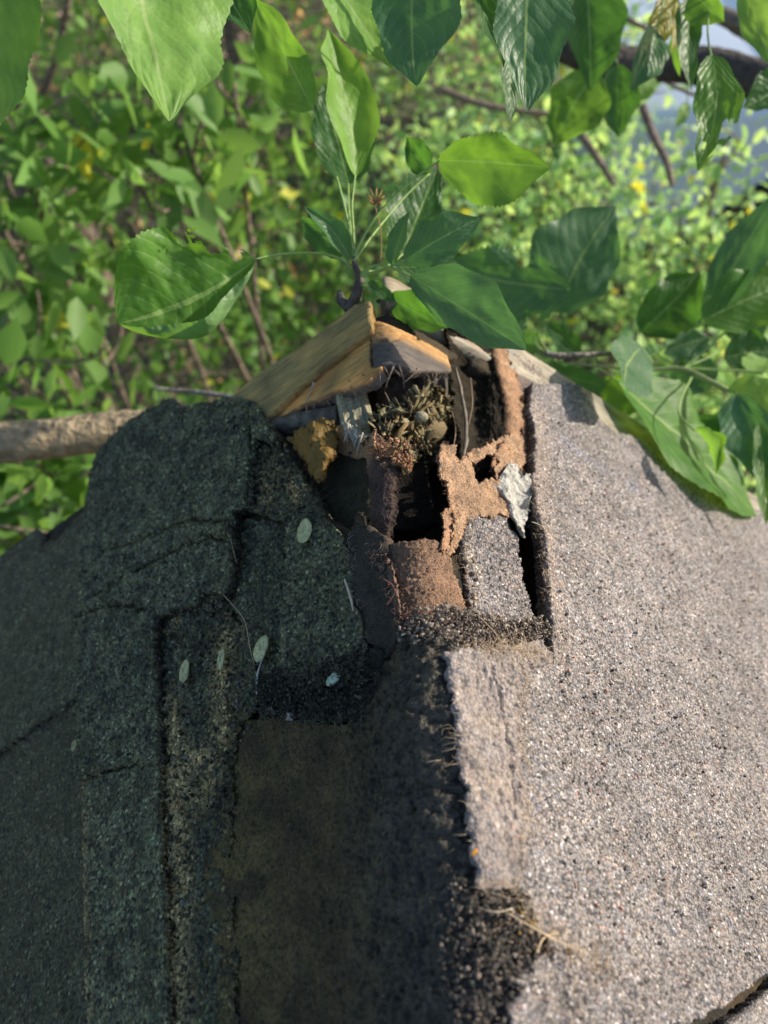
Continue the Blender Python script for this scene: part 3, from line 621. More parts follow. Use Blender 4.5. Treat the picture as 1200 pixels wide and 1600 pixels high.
for rows, c in (([[(572, 700, -.004), (584, 702, -.006)], [(576, 690, -.010), (584, 688, -.012)], [(584, 672, -.014), (587, 670, -.014)]], (.42, .26, .16)),
                ([[(684, 724, -.004), (704, 722, -.006)], [(686, 708, -.010), (700, 704, -.012)], [(692, 690, -.012), (700, 690, -.013)]], (.42, .27, .17)),
                ([[(690, 800, -.004), (706, 790, -.005)], [(694, 830, -.010), (710, 835, -.008)], [(688, 858, -.010), (700, 868, -.008)]], (.40, .24, .15)),
                ([[(600, 712, -.003), (616, 708, -.004)], [(606, 702, -.010), (618, 700, -.010)], [(614, 698, -.013), (622, 702, -.013)]], (.40, .22, .12)),
                ([[(772, 742, -.004), (800, 700, -.006)], [(768, 728, -.010), (790, 690, -.012)], [(775, 712, -.014), (786, 690, -.015)]], (.36, .22, .14)),
                ([[(812, 690, -.004), (828, 694, -.006)], [(816, 670, -.012), (830, 668, -.012)], [(822, 650, -.012), (828, 652, -.012)]], (.22, .12, .07)),
                ([[(548, 828, -.008), (572, 826, -.009)], [(552, 812, -.013), (570, 812, -.013)], [(560, 800, -.014), (566, 801, -.014)]], (.08, .06, .045)),
                ([[(388, 690, -.010), (402, 690, -.011)], [(392, 730, -.015), (404, 735, -.013)], [(388, 780, -.011), (396, 786, -.010)]], (.12, .115, .09)),
                ([[(610, 880, -.010), (600, 862, -.009)], [(620, 920, -.014), (612, 922, -.012)], [(626, 965, -.011), (620, 970, -.010)]], (.20, .13, .10))):
    patch('felt_shred', rows, MAT['feltf'], house, n=(34, 22), noise=.0012, nscale=260, tint=c, thick=.0007, fray=.22, rough=.00025, rel=True, seed=int(rows[0][0][0]))
sp_ = Acc()
for (x0, y0, x1, y1, c, n_) in ((440, 645, 600, 578, (.34, .22, .12), 26), (590, 580, 700, 580, (.16, .12, .09), 16), (536, 664, 575, 692, (.45, .42, .34), 14)):
    for k in range(n_):
        f = random.random(); q = PR(x0+(x1-x0)*f, y0+(y1-y0)*f, -.0035+random.uniform(-.002, .004)); d_ = np.array([random.gauss(0, .4), -1, random.gauss(-.3, .3)]); d_ /= np.linalg.norm(d_); l = random.uniform(.003, .010)
        sp_.tube([q-d_*.003, q+d_*l*.5, q+d_*l+rng.normal(0, .0008, 3)], [.0006, .0004, .0001], np.array(c)*random.uniform(.6, 1.3), 4, 5)
sp_.build('splinters', MAT['chip'], house, label='splinters along the broken board edges')
for pts in (((705, 640, .02), (712, 670, .012), (708, 700, .004)), ((600, 610, .02), (612, 640, .012), (606, 672, .0)), ((735, 590, .01), (738, 630, .012), (732, 665, .008))):
    tube('hanging_fibre', [PR(*q) for q in pts], [.0003, .0005, .0002], MAT['straw'], house, (.20, .14, .09), 5, 12)
# peak boards
def t_wood(base, base2, seed, px0=None):
    def f(U, V, c):
        n = fbm(U*.5, V*2, 70, 4, seed)[:, None]; return G(*base)*(1-sm(n, .4, .65))+G(*base2)*sm(n, .4, .65)
    return f
sheet('rake_board', [(345, 634), (400, 586), (440, 560), (480, 534), (520, 504), (554, 477), (578, 471), (579, 512), (540, 544), (500, 576), (460, 610), (425, 645), (400, 668), (362, 665)], .0085, .0075, MAT['woodL'], house, sp=.0009, rough=.00003, wave=.0002,
      tint=(.2, .14, .05), tfun=t_wood((.38, .26, .105), (.26, .20, .09), 41), jag=.0004, label='olive-brown rake board rising to the peak', edge_tint=(.3, .18, .06), sharp=True)
sheet('sheathing_board', [(432, 648), (466, 612), (504, 580), (543, 549), (577, 520), (578, 574), (600, 573), (572, 596), (520, 612), (470, 632), (436, 654)], .0035, .009, MAT['woodL'], house, sp=.0008, rough=.00005, wave=.0005,
      tint=(.32, .17, .06), tfun=t_wood((.66, .33, .11), (.46, .27, .10), 42), jag=.0007, label='orange sheathing board with a broken grey edge', edge_tint=(.19, .145, .125))
wv = px2uv([(640, 545)])[0][1]
spl = px2uv([(586, 535), (610, 532), (630, 524), (655, 530)], .0035)
sheet('sheathing_board', [(582, 503), (620, 513), (660, 532), (698, 556), (706, 580), (640, 578), (583, 577)], .0035, .006, MAT['woodR'], house, sp=.0008, rough=.0001, wave=.0006,
      tint=(.3, .16, .06), tfun=lambda U, V, c: G(.50, .28, .11)*sm(V, wv-.006, wv+.004)[:, None]+G(.12, .10, .09)*(1-sm(V, wv-.006, wv+.004))[:, None], jag=.0007, label='split sheathing board, orange above and grey below', edge_tint=(.07, .055, .05),
      hfun=lambda U, V: -.003*np.exp(-(segdist(U, V, spl)/.0008)**2))
sheet('rake_board', [(.001, .002), (.05, .001), (.12, .006), (.62, .008), (.62, .044), (.09, .040), (.04, .030), (.001, .026)], .003, .020, MAT['woodR'], house, sp=.0012, rough=.00004, wave=.0004, px=False,
      tint=(.3, .26, .2), tfun=t_wood((.34, .30, .24), (.26, .21, .15), 43), jag=.0004, label='weathered grey rake board running down to the right', edge_tint=(.14, .11, .08), sharp=True)
# inside the hole: rafter end, batten, back boards
def board(name, quad, d0, d1, mat, col, parent=house, label=None, back=.02, amp=.0006, seed=0):
    """solid board: quad of 4 photo points (clockwise) for its near face"""
    (a, b, c, e) = quad; ds = (d0, d0, d1, d1); k = [P(*q, dd) for q, dd in zip(quad, ds)]; n = 26
    s = np.linspace(0, 1, n); A, B = np.meshgrid(s, s, indexing='ij')
    Gd = (k[0]*(1-B[..., None])+k[1]*B[..., None])*(1-A[..., None])+(k[3]*(1-B[..., None])+k[2]*B[..., None])*A[..., None]
    nr = np.cross(k[1]-k[0], k[3]-k[0]); nr /= np.linalg.norm(nr)
    if nr@(CC-k[0]) < 0: nr = -nr; fl = False
    else: fl = True
    rim = np.minimum(np.minimum(A, 1-A), np.minimum(B, 1-B)); Gd = Gd+nr*((fbm(A*.03, B*.2, 60, 4, seed)-.5)*2*amp*3-.0015*np.exp(-rim*25))[..., None]
    top = Gd.reshape(-1, 3); bot = (Gd-nr*back).reshape(-1, 3); idx = np.arange(n*n).reshape(n, n); K = n*n
    F = np.stack([idx[:-1, :-1], idx[:-1, 1:], idx[1:, 1:], idx[1:, :-1]], -1).reshape(-1, 4)
    ring = np.concatenate([idx[0, :], idx[1:, -1], idx[-1, -2::-1], idx[-2:0:-1, 0]]); r2 = np.roll(ring, -1); sk = np.stack([ring, r2, r2+K, ring+K], 1)[:, ::-1]
    me = np_mesh(name, np.concatenate([top, bot]), np.concatenate([F, F[:, ::-1]+K, sk]), np.ones((2*K, 3))*np.array(col))
    return link(name, me, mat, parent, label)
board('rafter', ((522, 604), (572, 606), (594, 692), (540, 690)), .432, .412, MAT['woodV'], (.34, .32, .22), label='pale end of a rafter inside the hole', back=.03)
board('rafter', ((588, 590), (700, 580), (700, 640), (590, 640)), .445, .448, MAT['woodV'], (.09, .075, .065), label='dark grey rafter under the peak', back=.02, amp=.002, seed=3)
tube('batten', [P(412, 676, .456), P(450, 664, .448), P(495, 656, .440), P(532, 648, .434)], [.005, .0065, .0065, .006], MAT['bark'], house, col=(.13, .12, .10), sides=12, m=20, rough=.03, label='weathered grey batten inside the hole')
board('splinter', ((536, 668), (550, 662), (566, 690), (556, 696)), .408, .402, MAT['woodV'], (.45, .44, .38), back=.003, label='pale split wood fibres')
# walls (below the roof)
wm = plain('painted_boards', (.30, .22, .13), rough=.8, bump=.3, bscale=60, var=.2)
def prism(name, pts2, y0, y1, label):
    n = len(pts2); V = np.array([[x, y0, z] for x, z in pts2]+[[x, y1, z] for x, z in pts2]); me = bpy.data.meshes.new(name)
    me.from_pydata([tuple(v) for v in V], [], [list(range(n))[::-1], list(range(n, 2*n))]+[[i, (i+1) % n, n+(i+1) % n, n+i] for i in range(n)])
    return link(name, me, wm, house, label)
tz = math.tan(TH)
for y0, y1 in ((-.012, .006), (-.92, -.90)):
    prism('gable_wall', [(-.42, -2.05), (.42, -2.05), (.42, -.42*tz-.030), (0, -.034), (-.42, -.42*tz-.030)], y0, y1, 'boarded gable wall under the ridge')
for s in (-1, 1):
    V, Q = box_geo((s*.43, -.456, -1.205), np.eye(3), (.009, .44, .845)); a = Acc(); a.add(V, Q); a.build('side_wall', wm, house, smooth=False)

# frayed fibres and crumbs
def on_roof(px, py, h):
    uv = px2uv([(px, py)], h)[0]; return S(uv[0], uv[1], h), uv
fr = Acc()
def fray(line, n, h, lo=.002, hi=.006, cols=((.50, .38, .24), (.36, .24, .14), (.62, .5, .36)), spread=.0012, dirn=None, dev=.9):
    uv = px2uv(line, h); L = np.cumsum(np.r_[0, np.hypot(*np.diff(uv, axis=0).T)])
    for _ in range(n):
        s = random.random()*L[-1]; q = np.array([np.interp(s, L, uv[:, 0]), np.interp(s, L, uv[:, 1])])+rng.normal(0, spread, 2)
        k = np.searchsorted(L, s)-1; k = max(0, min(k, len(uv)-2)); t = uv[k+1]-uv[k]; t /= np.linalg.norm(t)+1e-9
        ang = (random.choice((1, -1))*math.pi/2 if dirn is None else dirn)+random.gauss(0, dev); d = np.array([t[0]*math.cos(ang)-t[1]*math.sin(ang), t[0]*math.sin(ang)+t[1]*math.cos(ang)])
        l = random.uniform(lo, hi); b = rng.normal(0, .25*l, 2)
        p0 = S(q[0], q[1], h-.0004); m_ = q+d*l*.5+b; p1 = S(m_[0], m_[1], h+random.uniform(.0002, .0012)); e = q+d*l; p2 = S(e[0], e[1], h+random.uniform(-.0012, .0016))
        fr.tube([p0, p1, p2], [.00009, .00008, .00004], random.choice(cols), sides=3, m=5)
fray([(822, 1050), (818, 1120), (820, 1200), (826, 1290), (815, 1385)], 150, .0112, .002, .0055)
fray([(709, 1145), (714, 1170), (720, 1195)], 34, .0112, .0015, .004, spread=.0018)
fray([(704, 1060), (740, 1320)], 8, .0112, .001, .003)
fray([(750, 1392), (806, 1390)], 40, .0112, .0015, .004)
fray([(740, 1010), (800, 1010), (860, 1030)], 150, .0118, .003, .011)
fray([(820, 1400), (840, 1450), (900, 1492), (960, 1515)], 130, .0110, .003, .010)
fray([(780, 1400), (830, 1460)], 40, .008, .005, .014)
fray([(832, 740), (846, 840), (856, 940)], 90, .0105, .002, .006)
fray([(735, 806), (728, 860), (733, 940)], 70, .0040, .002, .006)
fray([(690, 712), (694, 745), (706, 790), (716, 830), (696, 866)], 120, .0042, .001, .003, cols=((.5, .26, .14), (.4, .2, .1)))
fray([(545, 822), (552, 930), (572, 1006)], 60, .0062, .001, .004, cols=((.5, .45, .38), (.3, .2, .14)))
fray([(575, 850), (600, 890), (622, 940), (628, 985)], 120, .0066, .001, .005, cols=((.55, .4, .3), (.5, .25, .16)))
fray([(570, 700), (606, 700)], 50, .003, .001, .003, cols=((.5, .28, .15),))
fray([(390, 690), (388, 790), (362, 810)], 40, .008, .002, .008, cols=((.2, .17, .1), (.12, .1, .06)))
fray([(352, 940), (384, 990), (404, 1100)], 40, .006, .002, .008, cols=((.3, .25, .15), (.12, .1, .06)))
fray([(405, 1115), (470, 1125), (545, 1135), (566, 1100)], 60, .006, .002, .007, cols=((.25, .22, .12), (.12, .1, .06)))
fray([(455, 700), (480, 750), (500, 790)], 50, .006, .004, .012, cols=((.07, .05, .04), (.12, .09, .06)))
ff = fr.build('frayed_fibre', MAT['straw'], house, label='pale frayed fibres along the torn shingle edges'); ff['kind'] = 'stuff'
# crumbs: loose granules and rotten bits
ico = bpy.data.meshes.new('t'); import bmesh
bm = bmesh.new(); bmesh.ops.create_icosphere(bm, subdivisions=1, radius=1); IV = np.array([v.co[:] for v in bm.verts]); IF = np.array([[v.index for v in f.verts] for f in bm.faces]); bm.free(); bpy.data.meshes.remove(ico)
cr = Acc()
def crumbs(poly, n, h, r0, r1, cols, hv=.002):
    uv = px2uv(poly, h); lo, hi = uv.min(0), uv.max(0); k = 0
    while k < n:
        q = lo+(hi-lo)*rng.random(2); x0, y0 = uv.T; x1, y1 = np.roll(x0, -1), np.roll(y0, -1); c = (y0 <= q[1]) != (y1 <= q[1])
        if ((x0[c]+(q[1]-y0[c])/(y1[c]-y0[c])*(x1[c]-x0[c])) < q[0]).sum() % 2 == 0: continue
        r = r0*(r1/r0)**random.random()
        V = IV*(1+rng.normal(0, .42, IV.shape))*r*rng.uniform(.6, 1.3, 3); cr.add(V+S(q[0], q[1], h+random.random()*hv), None, IF, np.array(random.choice(cols))*random.uniform(.7, 1.3)); k += 1
DK = ((.03, .028, .022), (.045, .045, .035), (.02, .018, .015), (.07, .065, .05)); LT = ((.30, .24, .18), (.16, .12, .10), (.38, .32, .26), (.07, .055, .05))
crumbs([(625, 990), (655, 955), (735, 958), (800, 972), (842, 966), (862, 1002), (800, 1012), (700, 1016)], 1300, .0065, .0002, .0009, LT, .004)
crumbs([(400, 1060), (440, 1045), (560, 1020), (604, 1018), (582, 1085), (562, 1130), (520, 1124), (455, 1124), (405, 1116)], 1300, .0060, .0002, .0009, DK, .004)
crumbs([(740, 1390), (812, 1392), (840, 1470), (800, 1560), (770, 1640), (745, 1700), (700, 1640), (690, 1500), (700, 1380)], 1100, .0075, .0002, .0009, ((.10, .085, .07), (.05, .045, .04), (.24, .19, .15), (.06, .06, .06)), .004)
crumbs([(800, 1400), (850, 1470), (900, 1500), (830, 1490), (795, 1450)], 200, .007, .0003, .0011, LT+((.3, .2, .06),), .004)
crumbs([(815, 650), (835, 650), (845, 800), (858, 990), (840, 900), (825, 760)], 350, .001, .0004, .0016, LT, .006)
crumbs([(565, 690), (645, 700), (640, 735), (600, 730)], 160, -.002, .0003, .0012, ((.4, .22, .12), (.25, .13, .07)), .004)
crumbs([(720, 880), (735, 870), (740, 960), (726, 960)], 120, .0, .0004, .0014, LT, .004)
crumbs([(345, 640), (425, 660), (500, 790), (390, 800)], 350, .0085, .0004, .0014, DK+((.16, .13, .06), (.12, .14, .12)), .002)
crumbs([(240, 960), (345, 930), (400, 1110), (260, 1500)], 500, .0055, .0004, .0012, DK+((.18, .15, .07), (.15, .17, .15)), .001)
crumbs([(150, 690), (390, 640), (360, 900), (125, 1190)], 700, .0112, .0004, .0010, ((.12, .15, .14), (.2, .22, .2), (.06, .07, .06)), .0015)
crumbs([(870, 650), (1190, 850), (1190, 1500), (880, 1450)], 1500, .0100, .0003, .0008, ((.5, .47, .44), (.25, .22, .2), (.62, .58, .52), (.42, .25, .2), (.12, .1, .1)), .0006)
crumbs([(380, 1140), (700, 1040), (740, 1400), (760, 1590), (380, 1590)], 260, .0055, .0002, .0005, ((.14, .12, .09), (.09, .08, .06)), .002)
co_ = cr.build('loose_granules', MAT['crumb']); tag(co_, 'loose granules and rotten crumbs strewn along the torn shingle edges', 'debris', kind='stuff')

# ================================================================== SMALL THINGS ON THE ROOF
def seed_(px, py, w, hgt, ang, h, label, col=(.42, .43, .23), half=False):
    c, uv = on_roof(px, py, h); e = 1e-4
    tu = S(uv[0]+e, uv[1], h)-S(uv[0], uv[1], h); tu /= np.linalg.norm(tu); tv = np.array([0, 1.0, 0]); nn = np.cross(tu, tv); nn /= np.linalg.norm(nn)
    root = empty('elm_seed', c, label, 'seed', 'flat papery seeds stuck to the shingles')
    n = 28; an = np.linspace(0, 2*math.pi, n, endpoint=False); sc_ = np.linalg.norm(c-CC)/FPX
    V = [c+nn*.0016]; 
    for k, r in enumerate((.35, .7, 1.0)):
        for a in an:
            rr = r*(1+.04*math.sin(3*a+px)+(rng.normal(0, .015) if k == 2 else 0))
            if half and k == 2 and .2 < a < 1.9: rr *= random.uniform(.55, .8)
            x = rr*w/2*math.cos(a); y = rr*hgt/2*math.sin(a); X = x*math.cos(ang)-y*math.sin(ang); Y = x*math.sin(ang)+y*math.cos(ang)
            V.append(c+tu*X*sc_+tv*Y*sc_+nn*(.0013-.0006*r*r+.0004*r*r*math.sin(a*2+px)+rng.normal(0, .00012)))
    V = np.array(V); T = [(0, 1+k, 1+(k+1) % n) for k in range(n)]; Q = []
    for r in range(2):
        for k in range(n): Q.append((1+r*n+k, 1+(r+1)*n+k, 1+(r+1)*n+(k+1) % n, 1+r*n+(k+1) % n))
    T = np.array(T); Q = np.array(Q); nb = len(V); V2 = np.concatenate([V, V-nn*.0005])
    ring = 1+2*n+np.arange(n); sk = np.stack([ring, ring+nb, np.roll(ring, -1)+nb, np.roll(ring, -1)], 1)
    cc = np.ones((len(V2), 3))*np.array(col)*(1+rng.normal(0, .12, (len(V2), 1)))
    me = np_mesh('wing', V2, [np.concatenate([Q, Q[:, ::-1]+nb, sk]), np.concatenate([T, T[:, ::-1]+nb])], cc); link('wing', me, MAT['seed'], root)
    a = Acc(); V, F = IV.copy(), IF; a.add(V*np.array([.18*w, .26*hgt, .0001])*[sc_*.5, sc_*.6, 7]+c+nn*.0012, None, F, np.array(col)*.75); a.build('seed_kernel', MAT['seed'], root)
seed_(476, 831, 31, 44, 0, .0075, 'round pale green seed near the top of the dark granule strip')
seed_(409, 1013, 29, 42, -.35, .0070, 'pale green seed with brown flecks above the thin white root')
seed_(289, 1048, 21, 36, 0, .0070, 'oval grey-green seed on the ochre-stained strip')
seed_(347, 1030, 14, 34, -.1, .0070, 'narrow seed seen nearly edge-on')
seed_(521, 1061, 28, 20, .35, .0080, 'small chewed seed fragment above the mossy crumbs', col=(.36, .46, .36), half=True)
seed_(117, 1166, 13, 16, 0, .0075, 'tiny yellowish seed by the long left seam', col=(.35, .33, .16))
# thin white root and bits
tube('dry_rootlet', [PR(401, 1085, -.010), PR(402, 1058, -.010), PR(406, 1040, -.010), PR(412, 1026, -.010)], [.0003, .0006, .0003, .0002], MAT['straw'], None, (.42, .45, .42), 6, 10); tag(bpy.context.scene.objects['dry_rootlet'], 'thin whitish rootlet hanging below the brown-flecked seed', 'rootlet')
def straw(pts, r, col, label, name='dry_grass_stem', cat='grass stem', grp=None):
    o = tube(name, [S(*px2uv([(x, y)], h)[0], h) for x, y, h in pts], r, MAT['straw'], None, col, 5, 12); tag(o, label, cat, grp)
straw([(345, 925, .010), (372, 955, .010), (384, 975, .011), (390, 1010, .009), (398, 1040, .006)], [.0002, .0003, .0002], (.32, .27, .18), 'crooked brown stem lying along the mossy shingle edge')
straw([(355, 815, .011), (362, 850, .011), (370, 880, .009)], [.0002, .0003, .0001], (.3, .26, .14), 'short straw beside the cracked left shingle')
straw([(790, 1425, .012), (830, 1448, .014), (870, 1470, .013), (915, 1488, .012)], [.00025, .0003, .0001], (.5, .38, .24), 'long dry stalk crossing the lower tear')
straw([(800, 1420, .013), (775, 1425, .012), (748, 1418, .011)], [.0003, .0002, .0001], (.55, .44, .3), 'bent dry stalk under the pale ridge strip')
straw([(838, 1490, .012), (850, 1465, .013), (872, 1458, .012)], [.0003, .0003, .0002], (.55, .4, .25), 'short pale stalk at the tip of the lower tear')
straw([(745, 960, .011), (770, 985, .013), (790, 1010, .012)], [.0002, .0002, .0001], (.45, .33, .22), 'fine stalk in the sunlit crumbs below the granule strip')
straw([(830, 815, .009), (850, 825, .011), (858, 850, .010)], [.0002, .0003, .0001], (.6, .5, .34), 'curved straw at the edge of the big right shingle')
straw([(538, 905, .009), (548, 935, .0085), (552, 955, .0075)], [.0004, .0006, .0002], (.55, .45, .34), 'pale splinter caught in the frayed slanting edge', 'wood_splinter', 'splinter')
straw([(628, 992, .007), (638, 988, .008)], [.0004, .0004, .0003], (.7, .62, .48), 'tiny white splinter at the left end of the sunlit crumbs', 'wood_splinter', 'splinter')
straw([(605, 945, .009), (618, 925, .010), (612, 912, .009), (600, 905, .008)], [.0003, .0005, .0003], (.5, .2, .12), 'reddish curled fibre on the felt flap', 'curled_fibre', 'fibre')
o = patch('petal_scrap', [[(736, 1334, -.013), (740, 1340, -.012)], [(744, 1326, -.015), (748, 1330, -.014)]], MAT['straw'], n=(8, 8), noise=.0004, tint=(.75, .32, .05), thick=.0003, rel=True); tag(o, 'tiny orange petal scrap on the edge of the pale ridge strip', 'petal')
for (x, y, lb) in ((422, 1110, 'small white flake at the left end of the mossy crumb ledge'), (452, 1120, 'grey-white flake hanging under the mossy crumb ledge')):
    d = -.008
    o = patch('paper_flake', [[(x-6, y-8, d), (x+1, y-6, d-.002)], [(x-4, y+5, d), (x+7, y+6, d-.002)]], MAT['plastic'], n=(14, 14), noise=.0022, nscale=420, thick=.0003, fray=.3, rel=True); tag(o, lb, 'flake', 'pale flakes by the crumb ledge')
o = patch('torn_scrap', [[(797, 722, -.016), (808, 728, -.014), (818, 742, -.020), (832, 738, -.022)],
                         [(782, 745, -.012), (800, 750, -.018), (812, 768, -.010), (834, 760, -.020)],
                         [(772, 762, -.008), (792, 772, -.016), (812, 790, -.008), (828, 785, -.016)],
                         [(786, 782, -.008), (800, 792, -.014), (808, 806, -.010), (824, 806, -.013)],
                         [(798, 804, -.010), (804, 812, -.014), (812, 822, -.013), (820, 824, -.011)],
                         [(812, 832, -.010), (815, 835, -.012), (819, 838, -.012), (823, 840, -.010)]], MAT['plastic'], n=(70, 50), noise=.0022, nscale=220, thick=.0004, fray=.04, rel=True)
tag(o, 'crumpled white torn scrap stuck beside the big right shingle', 'scrap')
o = patch('dead_leaf', [[(450, 682, -.010), (478, 668, -.016), (506, 655, -.012), (524, 662, -.004)],
                        [(458, 700, -.008), (482, 692, -.020), (508, 680, -.014), (530, 690, -.004)],
                        [(470, 716, -.010), (488, 712, -.018), (508, 705, -.020), (524, 712, -.008)],
                        [(480, 734, -.008), (492, 738, -.014), (504, 736, -.016), (512, 730, -.008)],
                        [(488, 748, -.008), (496, 750, -.010), (502, 752, -.010), (506, 744, -.008)]], MAT['deadleaf'], n=(80, 70), noise=.0036, nscale=110, tint=(1, 1, 1), thick=.0003, fray=.12, rel=True)
tag(o, 'crumpled orange-brown dead leaf lying in the left side of the hole', 'leaf')
tube('pale_thread', [PR(476, 632, -.006), PR(483, 618, -.008), PR(488, 604, -.012), PR(490, 598, -.012)], [.0002, .0004, .0008], MAT['plastic'], None, (.7, .7, .7), 6, 10); tag(sc.objects['pale_thread'], 'fine white thread over the broken orange board edge', 'thread')
# nest of shredded bark
ch = Acc()
for k in range(760):
    x = random.uniform(578, 706); y = random.uniform(588, 732)
    if (x-648)**2/(66+14*fbm(x, y, .08, 2, 3))**2+(y-668)**2/70**2 > 1 or y < 650-(x-580)*.5 or x > 704: continue
    rad = ((x-645)/58)**2+((y-665)/60)**2; c = P(x, y, .412-.010*max(0, 1-rad)+.012*(fbm(x, y, .05, 3, 6)-.5)*2+random.uniform(0, .008)+.0004*(x-640))
    t = rng.normal(0, 1, 3); t += 1.2*(P(x, y-40, .41)-c)/.013*random.choice((1, 1, .3)); t /= np.linalg.norm(t); s = np.cross(t, rng.normal(0, 1, 3)); s /= np.linalg.norm(s); l = random.uniform(.004, .012); w = random.uniform(.0009, .0030)*(2 if random.random() < .12 else 1); nn = np.cross(t, s)
    V, Q = box_geo(c, (t, s, nn), (l/2, w/2, .00018)); V = V+rng.normal(0, .0005, V.shape); ch.add(V, Q, None, np.array(random.choice(((.20, .165, .08), (.15, .12, .06), (.30, .25, .14), (.09, .07, .035), (.19, .18, .10), (.20, .14, .06))))*random.uniform(.7, 1.2))
o = ch.build('nest_material', MAT['chip'], smooth=False); tag(o, 'clump of shredded bark nest packed inside the hole', 'nest', kind='stuff')
def blob(name, c, r, mat, col, parent=None, n=3, amp=.18, label=None):
    bm = bmesh.new(); bmesh.ops.create_icosphere(bm, subdivisions=n, radius=1); V = np.array([v.co[:] for v in bm.verts]); F = np.array([[v.index for v in f.verts] for f in bm.faces]); bm.free()
    V = V*(1+amp*2*(fbm(V[:, 0]+5+V[:, 2], V[:, 1]+5-V[:, 2]*.5, 2.2, 4, 3)-.5))[:, None]*np.array(r)+np.array(c)
    return link(name, np_mesh(name, V, F, np.ones((len(V), 3))*np.array(col)), mat, parent, label)
o = blob('nest_core', P(645, 672, .428), (.018, .012, .016), MAT['chip'], (.16, .12, .06)); tag(o, 'matted dark core behind the shredded bark nest', 'nest core')
o = blob('snail_shell', P(657, 652, .402), (.0042, .003, .0036), MAT['seed'], (.24, .22, .14), amp=.05); tag(o, 'dull rounded husk half buried in the shredded bark', 'husk')
o = tube('rotten_strand', [P(712, 575, .448), P(720, 610, .440), P(727, 650, .430), P(728, 690, .412), P(724, 715, .400)], [.0006, .0012, .0010, .0014, .0006], MAT['straw'], None, (.16, .13, .10), 7, 20, rough=.2); tag(o, 'rotten strand hanging in the dark right half of the hole', 'strand')

# ================================================================== LEAVES
def leaf_mesh(p0, p1, wid, nrm, bend=0.0, side_bend=0.0, fold=.26, curl=(0, 0), serr=.03, wavy=.05, pk=.45, holes=(), seed=0, n=(44, 17), tipsharp=1.0, asy=None):
    """p0 base, p1 tip, wid full width (m), nrm face direction; curl=(left,right) rolls that edge towards the face"""
    p0 = np.array(p0, float); p1 = np.array(p1, float); L = np.linalg.norm(p1-p0); T = (p1-p0)/L
    nrm = np.array(nrm, float); nrm -= T*(nrm@T); nrm /= np.linalg.norm(nrm); Sd = np.cross(nrm, T)
    t = np.linspace(0, 1, n[0]); s = np.linspace(-1, 1, n[1]); Tt, Ss = np.meshgrid(t, s, indexing='ij')
    k = math.log(.5)/math.log(pk)
    w = np.sin(np.pi*Tt**k)**.66*(1-.25*sm(Tt, .6, 1)*(1-Tt)); w = np.where(Tt < .03, w*.6, w)
    ac = np.clip((Tt-.82)/.18, 0, 1); w = w*(1-ac*.5*tipsharp); w = w*(1-.10*tipsharp*sm(Tt, .5, .8))
    rg = np.random.default_rng(seed+100)
    asym = np.where(Ss < 0, 1-.22*math.sin(seed*2.3), 1+.22*math.sin(seed*2.3))*(1+.07*np.sin(Tt*17+seed)*np.sign(Ss))
    if asy: asym = np.where(Ss < 0, asy[0], asy[1])
    tooth = asym+serr*(np.abs(((Tt*26) % 1)-.3)*2-.6)*(np.abs(Ss) > .93)+.05*np.sin(Tt*9+seed)*np.sign(Ss)*(np.abs(Ss) > .1)
    W = w*wid/2*tooth
    mid = p0+T*(Tt[..., None]*L)+nrm*(bend*L*4*Tt*(1-Tt))[..., None]+Sd*(side_bend*L*4*Tt*(1-Tt))[..., None]
    a = np.abs(Ss)
    # cross-section: fold + curl (integrated angle)
    cl = np.where(Ss < 0, curl[0], curl[1])
    ang = fold*sm(a, 0, .45)*1.1+cl*a**1.5
    # integrate piecewise
    out_s = np.zeros_like(Ss); out_n = np.zeros_like(Ss); c = n[1]//2
    for j in range(c+1, n[1]):
        ds = s[j]-s[j-1]; out_s[:, j] = out_s[:, j-1]+np.cos(ang[:, j])*ds; out_n[:, j] = out_n[:, j-1]+np.sin(ang[:, j])*ds
    for j in range(c-1, -1, -1):
        ds = s[j+1]-s[j]; out_s[:, j] = out_s[:, j+1]-np.cos(ang[:, j])*ds; out_n[:, j] = out_n[:, j+1]+np.sin(ang[:, j])*ds
    wv_ = wavy*wid*(np.sin(Tt*13+seed*1.7+Ss*1.5)*a**2*.5+.35*(fbm(Tt*2+seed, Ss+seed, 3, 3, seed)-.5)*2)*np.sin(np.pi*Tt)
    V = mid+Sd[None, None]*(out_s*W)[..., None]+nrm[None, None]*(out_n*W+wv_)[..., None]
    V = V.reshape(-1, 3); i = np.arange(n[0]*n[1]).reshape(n)
    F = np.stack([i[:-1, :-1], i[1:, :-1], i[1:, 1:], i[:-1, 1:]], -1).reshape(-1, 4)
    if holes:
        ct = ((Tt[:-1, :-1]+Tt[1:, 1:])/2).ravel(); cs = ((Ss[:-1, :-1]+Ss[1:, 1:])/2).ravel(); keep = np.ones(len(F), bool)
        for (ht, hs, hr, hq) in holes: keep &= ((ct-ht)/hr)**2+((cs-hs)/hq)**2 > 1+.5*np.sin(9*np.arctan2(cs-hs, ct-ht))
        F = F[keep]
    return np_mesh('leaf', V, F, uv=np.stack([Ss.ravel(), Tt.ravel()], 1))
GRN = (.24, .36, .10); PALE = (.42, .50, .22)
